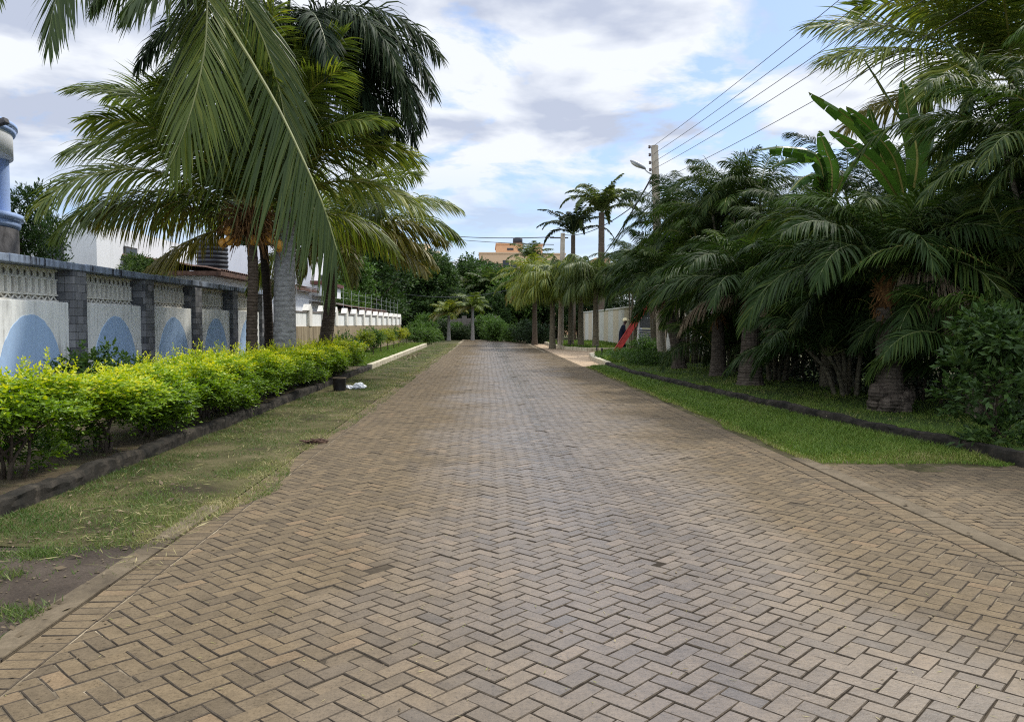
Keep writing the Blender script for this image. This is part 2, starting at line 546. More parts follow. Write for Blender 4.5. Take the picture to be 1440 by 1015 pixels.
M['red'] = plain('red_paint', (0.40, 0.04, 0.032), 0.5, 0.3, 6)
M['navy'] = plain('navy_cloth', (0.010, 0.012, 0.022), 0.9, 0.4, 14, spec=0.1)
M['skin'] = plain('brown_skin', (0.055, 0.028, 0.018), 0.5, 0.15, 20)
M['cap'] = plain('cream_cap', (0.66, 0.58, 0.34), 0.6, 0.12, 20)
M['boot'] = plain('pale_boots', (0.42, 0.38, 0.31), 0.7, 0.2, 20)
M['lamp_grey'] = plain('lamp_housing', (0.36, 0.37, 0.38), 0.45, 0.15, 8)
M['lamp_lens'] = plain('lamp_lens', (0.55, 0.55, 0.5), 0.2, 0.1, 8)
M['wire'] = plain('cable_black', (0.03, 0.032, 0.038), 0.6)
M['porcelain'] = plain('insulator', (0.10, 0.07, 0.06), 0.3)
M['rod'] = plain('galvanised_rod', (0.42, 0.43, 0.43), 0.45, 0.15, 8)
M['stick'] = plain('dry_husk', (0.085, 0.045, 0.028), 0.9, 0.4, 20)

# ------------------------------------------------------------------ vegetation generators
def nrm(a):
    return a / (np.linalg.norm(a, axis=-1, keepdims=True) + 1e-9)


Z3 = np.array([0, 0, 1.0])


def bez(ctrl, n=24):
    """Smooth curve through the control points (Catmull-Rom)."""
    P = np.asarray([tuple(p) for p in ctrl], np.float64)
    P = np.vstack([2 * P[0] - P[1], P, 2 * P[-1] - P[-2]])
    out = []
    k = len(P) - 3
    for i in range(k):
        a, b, c, d = P[i:i + 4]
        for t in np.linspace(0, 1, max(3, n // k), endpoint=(i == k - 1)):
            out.append(0.5 * ((2 * b) + (c - a) * t + (2 * a - 5 * b + 4 * c - d) * t * t + (3 * b - a - 3 * c + d) * t ** 3))
    return np.array(out)


def arc_path(L, e0, e1, az, rs, n=22, power=1.3, sway=0.06):
    """A frond's midrib from the origin: leaves at elevation e0, ends at e1 (degrees)."""
    t = np.linspace(0, 1, n)
    e = np.radians(e0 + (e1 - e0) * t ** power)
    ds = L / (n - 1)
    x = np.concatenate([[0], np.cumsum(np.cos(e[:-1]) * ds)])
    z = np.concatenate([[0], np.cumsum(np.sin(e[:-1]) * ds)])
    y = sway * L * rs.uniform(-1, 1) * t ** 2
    a = math.radians(az)
    return np.stack([x * math.cos(a) - y * math.sin(a), x * math.sin(a) + y * math.cos(a), z], 1)


def frond(g, path, rs, n=60, ll=1.0, lw=0.045, grav=0.8, t0=0.12, a0=78, a1=22, vee=0.2, S=3, plume=0.0, rr=0.028, mats=(0, 1), ragged=0.12, tipmin=0.3, sides=None, roll=0.0):
    """Midrib tube plus two rows of drooping leaflets."""
    seg = np.linalg.norm(np.diff(path, axis=0), axis=1)
    cum = np.concatenate([[0], np.cumsum(seg)]); tot = cum[-1]
    mp_ = path[np.unique(np.linspace(0, len(path) - 1, min(len(path), 14)).astype(int))]
    tube(g, mp_, np.linspace(rr, rr * 0.22, len(mp_)), 5, mats[1], cap=False)
    Tn = nrm(np.gradient(path, axis=0))
    head = path[-1] - path[0]; head[2] = 0
    if np.linalg.norm(head) < 1e-3:
        head = np.array([1.0, 0, 0])
    S0 = nrm(np.cross(nrm(head), Z3))
    for side in (-1, 1):
        if sides is not None:
            S0 = nrm(np.array(sides[0 if side < 0 else 1], float)) * side
        ts = np.clip(np.linspace(t0, 0.995, n) + rs.normal(0, 0.25 / n, n), 0, 1)
        keep = rs.rand(n) > 0.03
        ts = ts[keep]; k = len(ts)
        d = ts * tot
        Pb = np.stack([np.interp(d, cum, path[:, i]) for i in range(3)], 1)
        T = nrm(np.stack([np.interp(d, cum, Tn[:, i]) for i in range(3)], 1))
        U = nrm(np.cross(S0, T))
        if sides is not None:
            U = U * 0.0
        u = np.clip((ts - t0) / (1 - t0), 0, 1)
        rl = math.radians(roll) * u ** 0.7
        Sk = S0[None, :] * np.cos(rl)[:, None] + U * np.sin(rl)[:, None]
        U = U * np.cos(rl)[:, None] - S0[None, :] * np.sin(rl)[:, None]
        a = np.radians(a0 + (a1 - a0) * u ** 1.2 + rs.normal(0, 5, k))
        v = vee + rs.normal(0, 0.1, k) + plume * rs.uniform(-1, 1, k)
        D0 = nrm(np.cos(a)[:, None] * T + (np.sin(a) * side)[:, None] * Sk + v[:, None] * U)
        prof = (0.55 + 0.45 * np.sin(np.clip(u / 0.4, 0, 1) * math.pi / 2)) * (1 - (1 - tipmin) * np.clip((u - 0.45) / 0.55, 0, 1) ** 1.3)
        ln = ll * prof * rs.uniform(1 - ragged, 1 + ragged, k)
        gv = grav * rs.uniform(0.75, 1.3, k)
        rows = [Pb]; dirs = []
        p = Pb
        for s in range(1, S + 1):
            D = nrm(D0 - (gv * (s / S) ** 1.1)[:, None] * Z3)
            p = p + D * (ln / S)[:, None]
            rows.append(p); dirs.append(D)
        dirs = [dirs[0]] + dirs
        ws = [0.55, 1.0, 0.8, 0.08] if S == 3 else ([0.6, 1.0, 0.08] if S == 2 else list(np.interp(np.linspace(0, 1, S + 1), [0, .3, .7, 1], [0.55, 1, .8, .06])))
        jit = rs.normal(0, 0.35, k)
        V = np.zeros((k, S + 1, 2, 3))
        for s in range(S + 1):
            D = dirs[s]
            W = nrm(T - np.sum(T * D, 1, keepdims=True) * D)
            W = nrm(W + jit[:, None] * np.cross(D, W))
            V[:, s, 0] = rows[s] - W * (lw * 0.5 * ws[s])
            V[:, s, 1] = rows[s] + W * (lw * 0.5 * ws[s])
        b = np.arange(k)[:, None] * (2 * (S + 1)) + np.arange(S)[None, :] * 2
        Fc = np.stack([b, b + 1, b + 3, b + 2], -1).reshape(-1, 4)
        g.add(V, Fc, mats[0])
    return g


def sprigs(g, O, D, rs, nl=7, ll=0.05, lw=0.024, sl=0.2, tint=None, m=0, up=0.8, fold=0.6):
    """Sprays of small leaves: origins O, directions D."""
    n = len(O)
    D = nrm(D)
    side = nrm(np.cross(D, Z3 + 1e-3))
    if tint is None:
        tint = np.full(n, 0.5)
    Vs, Ts = [], []
    sll = sl * rs.uniform(0.6, 1.25, n)
    for j in range(nl):
        s = (j + 0.4) / nl
        sg = 1 if j % 2 else -1
        P = O + D * (sll * s)[:, None] - Z3 * (0.25 * sll * s * s)[:, None] + rs.normal(0, 0.12 * ll, (n, 3))
        if j == nl - 1:
            L = nrm(D + rs.normal(0, 0.25, (n, 3)))
        else:
            L = nrm(D * 0.55 + side * sg * rs.uniform(0.5, 1.0, (n, 1)) + rs.normal(0, 0.3, (n, 3)) + Z3 * 0.1)
        N = nrm(Z3 * up + rs.normal(0, 0.5, (n, 3)) + D * 0.25)
        W = nrm(np.cross(L, N))
        N2 = np.cross(W, L)
        l = (ll * rs.uniform(0.7, 1.25, n))[:, None]
        w = (lw * rs.uniform(0.8, 1.2, n))[:, None]
        mid = P + L * l * 0.48
        V = np.stack([P, mid - W * w * 0.5 + N2 * w * 0.12, P + L * l - N2 * l * 0.08, mid + W * w * 0.5 + N2 * w * 0.12], 1)
        Vs.append(V.reshape(-1, 3))
        Ts.append(np.repeat(np.clip(tint + (s - 0.55) * 0.30, 0, 1), 4))
    V = np.concatenate(Vs); T = np.concatenate(Ts)
    Fc = np.arange(len(V)).reshape(-1, 4)
    return g.add(V, Fc, m, T)


def lobes_points(rs, lobes, n, shell=0.55):
    """Random points in a set of ellipsoid lobes (cx,cy,cz,rx,ry,rz), thicker towards their skins; returns points and outward directions."""
    L = np.array(lobes, float)
    vol = (L[:, 3] * L[:, 4] * L[:, 5]) ** 0.7
    idx = rs.choice(len(L), n, p=vol / vol.sum())
    d = nrm(rs.normal(0, 1, (n, 3)))
    r = shell + (1 - shell) * rs.rand(n) ** 0.7
    P = L[idx, :3] + d * L[idx, 3:] * r[:, None]
    return P, d


def crown_lobes(rs, n, w, h, z0, lump=0.33):
    out = []
    for i in range(n):
        a = rs.uniform(0, 2 * math.pi); q = rs.rand()
        rad = math.sqrt(rs.rand()) * w * 0.5 * math.sqrt(max(0.05, 1 - (2 * q - 1.0) ** 2 * 0.8))
        s = rs.uniform(0.6, 1.25) * lump
        out.append((rad * math.cos(a), rad * math.sin(a), z0 + q * h, w * 0.5 * s, w * 0.5 * s, w * 0.5 * s * 0.7))
    return out


TREE_LIB = {}


def tree_meshes(key, seed, w, h, z0, nlobe, nsp, ll, lw, sl, mat, lump=0.33, trunk_r=0.2):
    """Crown and trunk meshes of a broadleaf tree, cached under key."""
    if key in TREE_LIB:
        return TREE_LIB[key]
    rs = np.random.RandomState(seed)
    lobes = crown_lobes(rs, nlobe, w, h, z0, lump)
    g = G()
    P, d = lobes_points(rs, lobes, nsp)
    D = nrm(d + Z3 * 0.35 + rs.normal(0, 0.35, (nsp, 3)))
    sprigs(g, P, D, rs, 6, ll, lw, sl, m=0)
    cm = g.mesh('tree_crown', mat, False)
    g = G()
    top = z0 + h * 0.7
    tr = [(0, 0, -0.2), (0.05 * w * rs.uniform(-1, 1), 0.05 * w * rs.uniform(-1, 1), z0 * 0.7), (0.05 * w * rs.uniform(-1, 1), 0.05 * w * rs.uniform(-1, 1), top)]
    tp = bez(tr, 12)
    tube(g, tp, np.linspace(trunk_r, trunk_r * 0.25, len(tp)), 8)
    for i in range(min(9, nlobe)):
        lb = lobes[i]
        k = rs.randint(len(tp) // 3, len(tp) - 2)
        b = tp[k]
        tube(g, bez([b, (np.array(lb[:3]) + b) / 2 + rs.normal(0, 0.08 * w, 3), lb[:3]], 8), np.linspace(trunk_r * 0.45, trunk_r * 0.1, len(bez([b, b + 1, lb[:3]], 8))), 5)
    tm = g.mesh('tree_trunk', M['wood'], True)
    TREE_LIB[key] = (cm, tm)
    return cm, tm


def put(name, me, parent, loc=(0, 0, 0), rz=0, sc=1.0):
    o = bpy.data.objects.new(name, me)
    C.objects.link(o)
    if parent is not None:
        o.parent = parent
    o.location = loc
    o.rotation_euler = (0, 0, rz)
    if sc != 1.0:
        o.scale = (sc, sc, sc) if not isinstance(sc, tuple) else sc
    return o


def broad_tree(label, x, y, key, meshes, sc=1.0, rz=0.0, z=0.0, name='broadleaf_tree', group=None, cat='tree'):
    t = thing(name, label, cat, (x, y, z), rz, group)
    t.scale = (sc, sc, sc) if not isinstance(sc, tuple) else sc
    put('trunk', meshes[1], t)
    put('crown', meshes[0], t)
    return t


def trunk_geo(pts, r0, r1, n=14, rings=0.0, step=0.06, flare=0.0, seed=0, flare_h=0.5):
    """A palm trunk along the curve pts, with ring scars of relative depth rings."""
    rs = np.random.RandomState(seed)
    P = bez(pts, 40)
    seg = np.concatenate([[0], np.cumsum(np.linalg.norm(np.diff(P, axis=0), axis=1))])
    L = seg[-1]
    k = max(8, int(L / step))
    d = np.linspace(0, L, k)
    Q = np.stack([np.interp(d, seg, P[:, i]) for i in range(3)], 1)
    r = r0 + (r1 - r0) * (d / L) + flare * np.exp(-d / flare_h)
    ph = (np.arange(k) % 3) / 3.0
    r = r * (1 + rings * (ph - 0.4)) * (1 + rs.normal(0, 0.012, k))
    g = G()
    tube(g, Q, r, n)
    return g


def palm_frond_set(root, specs, rs, at, mat, ll, lw, n, grav, roll=0, age=0.0, power=1.3, kind='coco', name='frond', vee=0.2, plume=0.0, rr=0.03, a0=78, a1=22, S=3, t0=0.14, label=None, rmat='rachis'):
    for sp in specs:
        az, e0, e1, L = sp[:4]
        m = mat if len(sp) < 5 else sp[4]
        g = G()
        gr = grav * (1 if len(sp) < 6 else sp[5]) + age * max(0.0, 1 - e0 / 75.0)
        rl = roll * rs.choice([-1, 1]) * rs.uniform(0.4, 1.1)
        frond(g, arc_path(L, e0, e1, az, rs, power=power), rs, n, ll * L / 4.5, lw, gr, t0, a0, a1, vee, S, plume, rr, roll=rl)
        o = g.build(name, [M[m], M[rmat]], root)
        o.location = at
        if m == 'dead':
            o['label'] = 'withered brown frond'
        elif m == 'coco_yel':
            o['label'] = 'yellowing frond'


def crown_geo(rs, specs, mats_idx=(0, 1), **kw):
    g = G()
    for (az, e0, e1, L) in specs:
        frond(g, arc_path(L, e0, e1, az, rs), rs, mats=mats_idx, **kw)
    return g


def auto_specs(rs, n, L, old=-60, young=80, low=8, top=30):
    """n fronds, youngest upright and innermost, by the golden angle."""
    out = []
    for i in range(n):
        u = i / (n - 1)
        e0 = young + (low - young) * u ** 0.9 + rs.uniform(-8, 8)
        e1 = top + (old - top) * u ** 0.6 + rs.uniform(-10, 10)
        out.append((i * 137.5 + rs.uniform(-12, 12), e0, e1, L * rs.uniform(0.85, 1.1) * (0.75 + 0.25 * min(1, u * 3))))
    return out


# ------------------------------------------------------------------ setting: ground, road, verges
g = G(); g.add([(-900, -40, -0.06), (900, -40, -0.06), (900, 2500, -0.06), (-900, 2500, -0.06)], [(0, 1, 2, 3)])
struct(g.build('ground', M['ground']))

RL, RR = -2.30, 3.62          # road edges (outer faces of the brick courses)
ROAD0, ROAD1 = -2.5, 66.0


def bed_sheet(name, poly, z, mat):
    g = G()
    g.add([(x, y, z) for x, y in poly], [tuple(range(len(poly)))])
    return struct(g.build(name, mat))


bed_sheet('road_bed', [(RL, ROAD0), (RR, ROAD0), (RR, ROAD1 + 14), (RL, ROAD1 + 14)], -0.0075, M['joint'])


def clip_poly(poly, xlim, keep_greater):
    out = []
    n = len(poly)
    for i in range(n):
        a, b = poly[i], poly[(i + 1) % n]
        ia = (a[0] >= xlim) == keep_greater; ib = (b[0] >= xlim) == keep_greater
        if ia:
            out.append(a)
        if ia != ib:
            f = (xlim - a[0]) / (b[0] - a[0])
            out.append((xlim, a[1] + f * (b[1] - a[1])))
    return out


def bricks_from_quads(g, Q, rs, near, joint=0.0024, bev=0.0036):
    """Q: (n,4,2) counter-clockwise brick outlines -> chamfered, slightly uneven bricks."""
    n = len(Q)
    c = Q.mean(1, keepdims=True)
    e = nrm(Q - np.roll(Q, 1, 1)); f = nrm(Q - np.roll(Q, -1, 1))

    def inset(dist):
        # corner moves inwards along both adjoining edges
        return Q - (e + f) * (dist if np.isscalar(dist) else dist[:, None, None])
    tilt = rs.normal(0, 0.0055, (n, 2)); hz = rs.normal(0, 0.0009, n)
    jit = rs.normal(0, 0.0022, (n, 4, 2))
    hz = hz - (rs.rand(n) < 0.04) * rs.uniform(0.002, 0.007, n)
    jj = joint * rs.uniform(0.6, 1.8, n)
    A = inset(jj if near else jj + 0.0022) + jit

    def lift(XY, z):
        d = XY - c
        return np.concatenate([XY, (z + hz[:, None] + (d * tilt[:, None, :]).sum(-1))[..., None]], -1)
    if not near:
        V = lift(A, 0.0)
        Fc = np.arange(n)[:, None] * 4 + np.array([[0, 1, 2, 3]])
        g.add(V, Fc, 0)
        return
    B = inset(jj + bev * rs.uniform(0.6, 1.5, n)) + jit
    V = np.concatenate([lift(A, -0.022), lift(A, -0.004), lift(B, 0.0)], 1)
    o = np.arange(n)[:, None] * 12
    g.add(V, o + np.array([[8, 9, 10, 11]]), 0)
    Fc = []
    for i in range(4):
        j = (i + 1) % 4
        Fc.append(o + np.array([[i, j, 4 + j, 4 + i]]))
        Fc.append(o + np.array([[4 + i, 4 + j, 8 + j, 8 + i]]))
    g.F.append((np.concatenate(Fc) + (g.n - 12 * n), 1))


def herringbone(x0, x1, y0, y1, W=0.098, rot=45.0):
    """Brick outlines (n,4,2) whose centres fall in the rectangle."""
    s = 1 / math.sqrt(2)
    cx, cy = (x0 + x1) / 2, (y0 + y1) / 2
    half = int((math.hypot(x1 - x0, y1 - y0) / 2) / W) + 6
    i, j = np.meshgrid(np.arange(-half, half), np.arange(-half, half), indexing='ij')
    k = (i - j) % 4
    hm = k == 0; vm = k == 2
    hi, hj, vi, vj = i[hm], j[hm], i[vm], j[vm]
    Hq = np.stack([np.stack([hi, hj], 1), np.stack([hi + 2, hj], 1), np.stack([hi + 2, hj + 1], 1), np.stack([hi, hj + 1], 1)], 1)
    Vq = np.stack([np.stack([vi, vj - 1], 1), np.stack([vi + 1, vj - 1], 1), np.stack([vi + 1, vj + 1], 1), np.stack([vi, vj + 1], 1)], 1)
    Q = np.concatenate([Hq, Vq]).astype(float) * W
    a = math.radians(rot)
    X = Q[..., 0] * math.cos(a) - Q[..., 1] * math.sin(a) + cx
    Y = Q[..., 0] * math.sin(a) + Q[..., 1] * math.cos(a) + cy
    Q = np.stack([X, Y], -1)
    m = Q.mean(1)
    keep = (m[:, 0] > x0 - 0.12) & (m[:, 0] < x1 + 0.12) & (m[:, 1] > y0) & (m[:, 1] < y1)
    return Q[keep]


rs = np.random.RandomState(3)
g = G()
fx0, fx1 = RL + 0.21, RR - 0.21
for (ya, yb, near) in ((ROAD0, 30.0, True), (30.0, ROAD1 + 14, False)):
    step = 12.0
    y = ya
    while y < yb - 0.01:
        ye = min(yb, y + step)
        # one continuous lattice: the cell grid is anchored at the road's start, so slices are cut from the same pattern
        y += step
Qall = herringbone(fx0, fx1, ROAD0, ROAD1 + 14)
# slow drift of the laying lines
Qall[..., 0] += 0.012 * np.sin(Qall[..., 1] * 0.9) + 0.006 * np.sin(Qall[..., 1] * 2.7 + Qall[..., 0])
Qall[..., 1] += 0.010 * np.sin(Qall[..., 0] * 1.7 + 0.4)
mn, mx, yc = Qall[..., 0].min(1), Qall[..., 0].max(1), Qall[..., 1].mean(1)
inside = (mn >= fx0) & (mx <= fx1)
bricks_from_quads(g, Qall[inside & (yc < 30)], rs, True)
bricks_from_quads(g, Qall[inside & (yc >= 30)], rs, False)
def add_cut(g, q, rs, x0, x1):
    p = [tuple(v) for v in q]
    p = clip_poly(p, x0 + 0.002, True)
    if len(p) >= 3:
        p = clip_poly(p, x1 - 0.002, False)
    if len(p) < 3:
        return
    a = np.array(p); cc = a.mean(0)
    area = 0.5 * abs(np.dot(a[:, 0], np.roll(a[:, 1], 1)) - np.dot(a[:, 1], np.roll(a[:, 0], 1)))
    if area < 0.0012:
        return
    a = cc + (a - cc) * 0.945
    b = cc + (a - cc) * 0.93
    k = len(p); z = rs.normal(0, 0.0015)
    V = [(x, y, -0.02) for x, y in a] + [(x, y, z - 0.004) for x, y in a] + [(x, y, z) for x, y in b]
    g.add(V, [tuple(2 * k + i for i in range(k))], 0)
    Fc = []
    for i in range(k):
        j = (i + 1) % k
        Fc += [(i, j, k + j, k + i), (k + i, k + j, 2 * k + j, 2 * k + i)]
    g.F.append((np.array(Fc) + g.n - 3 * k, 1))


for q in Qall[~inside & (yc < 45)]:
    add_cut(g, q, rs, fx0, fx1)
# soldier courses along both edges
for (xa, xb) in ((RL + 0.004, RL + 0.204), (RR - 0.204, RR - 0.004)):
    ys = np.arange(ROAD0, 60.0, 0.1)
    Q = np.stack([np.stack([np.full_like(ys, xa), ys], 1), np.stack([np.full_like(ys, xb), ys], 1), np.stack([np.full_like(ys, xb), ys + 0.1], 1), np.stack([np.full_like(ys, xa), ys + 0.1], 1)], 1)
    bricks_from_quads(g, Q[ys < 30], rs, True)
    bricks_from_quads(g, Q[ys >= 30], rs, False)
struct(g.build('road', [M['brick'], M['brick_edge']]))

# flush concrete edging strips
def edging_strip(xa, xb, y0, y1, name):
    g = G()
    y = y0
    k = 0
    while y < y1:
        L = 0.98 + 0.25 * random.random()
        dz = random.uniform(-0.004, 0.006)
        box(g, xa, xb, y + 0.004, min(y + L, y1) - 0.004, -0.15, 0.010 + dz, bev=0.008)
        y += L
    return struct(g.build(name, M['edging'], smooth=False))


edging_strip(RL - 0.17, RL - 0.004, -2.5, 7.0, 'road_edging')
edging_strip(RR + 0.004, RR + 0.19, -2.5, 9.3, 'road_edging')

# side driveway on the right: stretcher-like herringbone turned to the other direction
Qd = herringbone(RR + 0.2, 11.0, -2.5, 8.9, rot=0.0)
m = Qd.mean(1)
KR = [(4.45, 29.5), (4.5, 24.0), (4.9, 18.6), (5.35, 14.0), (5.62, 11.2), (5.9, 9.25), (6.05, 8.55)]   # right kerb line
lim = np.where(m[:, 0] > 6.02, 8.22, 9.0 - 0.10 * (m[:, 0] - RR) + 0.12 * np.sin(m[:, 0] * 3.1) + 0.06 * np.sin(m[:, 0] * 11))
full = Qd[..., 0].min(1) > RR + 0.2
ok = full & (m[:, 1] < lim)
g = G()
bricks_from_quads(g, Qd[ok], rs, True)
for q in Qd[~full & (m[:, 1] < lim)]:
    add_cut(g, q, rs, RR + 0.2, 12.0)
struct(g.build('driveway', [M['brick'], M['brick_edge']]))
bed_sheet('driveway_bed', [(RR + 0.19, -2.5), (11, -2.5), (11, 8.1), (6.1, 8.3), (5.7, 9.2), (RR + 0.19, 9.2)], -0.0125, M['joint'])

# verges: gently uneven sheets
def uneven(name, x0f, x1f, y0, y1, nx, ny, z, amp, mat, seed, rise=0.0):
    rs = np.random.RandomState(seed)
    ys = y0 + (y1 - y0) * np.linspace(0, 1, ny) ** 1.6
    V = np.zeros((ny, nx, 3))
    ph = rs.uniform(0, 6.28, 8)
    for a, y in enumerate(ys):
        xs = np.linspace(x0f(y), x1f(y), nx)
        V[a, :, 0] = xs; V[a, :, 1] = y
        u = np.linspace(0, 1, nx)
        nz = np.sin(xs * 2.1 + y * 1.3 + ph[0]) + np.sin(xs * 4.7 - y * 2.9 + ph[1]) * 0.6 + np.sin(y * 5.3 + ph[2] + xs) * 0.5
        V[a, :, 2] = z + amp * nz * np.sin(u * math.pi).clip(0, 1) ** 0.5 + rise * u
    idx = np.arange(ny * nx).reshape(ny, nx)
    Fc = np.stack([idx[:-1, :-1], idx[:-1, 1:], idx[1:, 1:], idx[1:, :-1]], -1).reshape(-1, 4)
    g = G(); g.add(V, Fc)
    return struct(g.build(name, mat, smooth=True))


KLX = -4.02                                                      # left kerb face
uneven('verge', lambda y: KLX - 0.05, lambda y: RL - 0.002, 5.75, 66, 14, 120, 0.004, 0.010, M['turf'], 1)
uneven('dirt_patch', lambda y: -12, lambda y: RL - 0.002, -2.5, 5.75, 30, 60, 0.006, 0.010, M['dirt'], 2)


def krx(y):
    pts = KR[::-1]
    ys = [p[1] for p in pts]; xs = [p[0] for p in pts]
    return float(np.interp(y, ys, xs))


uneven('verge', lambda y: RR + 0.002, lambda y: krx(y) + 0.05, 8.4, 29.5, 14, 60, -0.006, 0.006, M['turf'], 4)
# raised beds
bed_sheet('planting_bed', [(-8.6, 5.2), (KLX - 0.08, 5.2), (KLX - 0.08, 28.2), (-8.6, 28.2)], 0.10, M['soil'])
bed_sheet('lawn', [(-6.6, 28.2), (KLX - 0.08, 28.2), (KLX - 0.38, 58.0), (-6.6, 64.0)], 0.12, M['lawn'])
bed_sheet('planting_bed', [(x + 0.1, y) for x, y in KR[::-1]] + [(9.2, 30.5), (12.5, 22), (12.5, 8.1), (6.9, 8.25), (6.35, 8.35)], 0.13, M['lawn'])


def kerb(name, pts, w, h, mat, seg=0.9, wob=0.012, bev=0.018, seed=0):
    rs = random.Random(seed)
    g = G()
    for a, b in zip(pts[:-1], pts[1:]):
        a, b = Vector(a), Vector(b)
        L = (b - a).length
        k = max(1, int(L / seg))
        d = (b - a) / k
        n = Vector((-d.y, d.x)).normalized()
        ang = math.atan2(d.y, d.x)
        for i in range(k):
            c = a + d * (i + 0.5)
            gg = G()
            l = d.length / 2 - 0.003
            box(gg, -l, l, -w / 2, w / 2, -0.12, h + rs.uniform(-wob, wob), bev=bev)
            gg.xf(Matrix.Translation((c.x + n.x * rs.uniform(-wob, wob), c.y + n.y * rs.uniform(-wob, wob), 0)) @ Matrix.Rotation(ang + rs.uniform(-0.012, 0.012), 4, 'Z') @ Matrix.Rotation(rs.uniform(-0.02, 0.02), 4, 'X'))
            g.join(gg)
    return struct(g.build(name, mat))


def rough_kerb(name, pts, w, h, mat, seed):
    rs = np.random.RandomState(seed)
    P = np.array(pts, float)
    sg = np.concatenate([[0], np.cumsum(np.linalg.norm(np.diff(P, axis=0), axis=1))])
    d = np.arange(0, sg[-1], 0.05)
    X = np.interp(d, sg, P[:, 0]); Y = np.interp(d, sg, P[:, 1])
    T = np.stack([np.gradient(X), np.gradient(Y)], 1); T /= np.linalg.norm(T, axis=1, keepdims=True)
    Nn = np.stack([-T[:, 1], T[:, 0]], 1)
    prof = [(-0.5, -0.15), (-0.5, 0.35), (-0.49, 0.7), (-0.42, 0.93), (-0.25, 1.0), (0.0, 1.0), (0.25, 1.0), (0.42, 0.92), (0.49, 0.7), (0.5, 0.35), (0.5, -0.15)]

    def low(amp, step):
        k = int(sg[-1] / step) + 3
        return np.interp(d, np.arange(k) * step, rs.normal(0, amp, k))
    hz = low(0.012, 0.9) + low(0.008, 0.22) + low(0.004, 0.07)
    sh = low(0.014, 0.9)
    # chipped stone joints
    jo = np.zeros_like(d)
    q = 0.6
    while q < sg[-1]:
        jo -= np.exp(-((d - q) / 0.035) ** 2) * rs.uniform(0.006, 0.028)
        q += rs.uniform(0.7, 1.3)
    V = np.zeros((len(d), len(prof), 3))
    for k, (a, b) in enumerate(prof):
        n1 = low(0.006, 0.12) + low(0.004, 0.06)
        off = a * w + sh + n1 - np.sign(a) * jo * 0.5
        V[:, k, 0] = X + Nn[:, 0] * off; V[:, k, 1] = Y + Nn[:, 1] * off
        V[:, k, 2] = np.maximum(b, -0.15) * h + (hz + jo + low(0.004, 0.08)) * (b > 0.5)
    m = len(prof)
    idx = np.arange(len(d) * m).reshape(len(d), m)
    Fc = np.stack([idx[:-1, :-1], idx[1:, :-1], idx[1:, 1:], idx[:-1, 1:]], -1).reshape(-1, 4)
    g = G(); g.add(V, Fc); g.add(V[0], [tuple(range(m))]); g.add(V[-1], [tuple(range(m - 1, -1, -1))])
    return struct(g.build(name, mat, smooth=False))


rough_kerb('kerb', [(KLX - 0.06, 5.0), (KLX - 0.06, 28.0)], 0.17, 0.15, M['kerb_dark'], 1)
kerb('kerb', [(KLX - 0.05, 28.1), (KLX - 0.34, 58.0)], 0.2, 0.18, M['kerb_pale'], 1.4, 0.006, 0.02, 2)
kerb('kerb', [(KLX - 0.34, 58.0), (-6.4, 60.0)], 0.2, 0.15, M['kerb_pale'], 1.4, 0.006, 0.02, 3)
rough_kerb('kerb', [(x + 0.06, y) for x, y in KR] + [(6.25, 8.3), (6.8, 8.15), (11.5, 8.0)], 0.18, 0.17, M['kerb_dark'], 4)

# far right: sandy paved entrances between planted islands
sp = [gp(742, 485.5), gp(770, 489), gp(805, 494.5), gp(806, 499), gp(846, 514), gp(800, 514)]
bed_sheet('sandy_pavement', [(RR + 0.002, 66), (RR + 0.002, 29.5), (4.6, 29.5), (9.0, 40), (9.0, 66)], 0.0, M['sand_paving'])
IS_B = [(4.6, 29.6), (4.75, 35.0), (5.2, 39.0), (6.2, 41.5), (9.0, 42.5)]
IS_A = [(4.75, 65.0), (4.65, 56.0), (5.0, 49.0), (6.0, 46.5), (9.0, 46.0)]
kerb('kerb', IS_B, 0.2, 0.17, M['kerb_pale'], 0.6, 0.008, 0.02, 6)
kerb('kerb', IS_A, 0.2, 0.19, M['kerb_pale'], 0.6, 0.008, 0.02, 7)
bed_sheet('planting_bed', [(x + 0.1, y - 0.05) for x, y in IS_B] + [(9.15, 30.4), (4.8, 29.5)], 0.12, M['lawn'])
bed_sheet('planting_bed', [(9.15, 66), (4.9, 66)] + [(x + 0.1, y + 0.05) for x, y in IS_A], 0.12, M['lawn'])

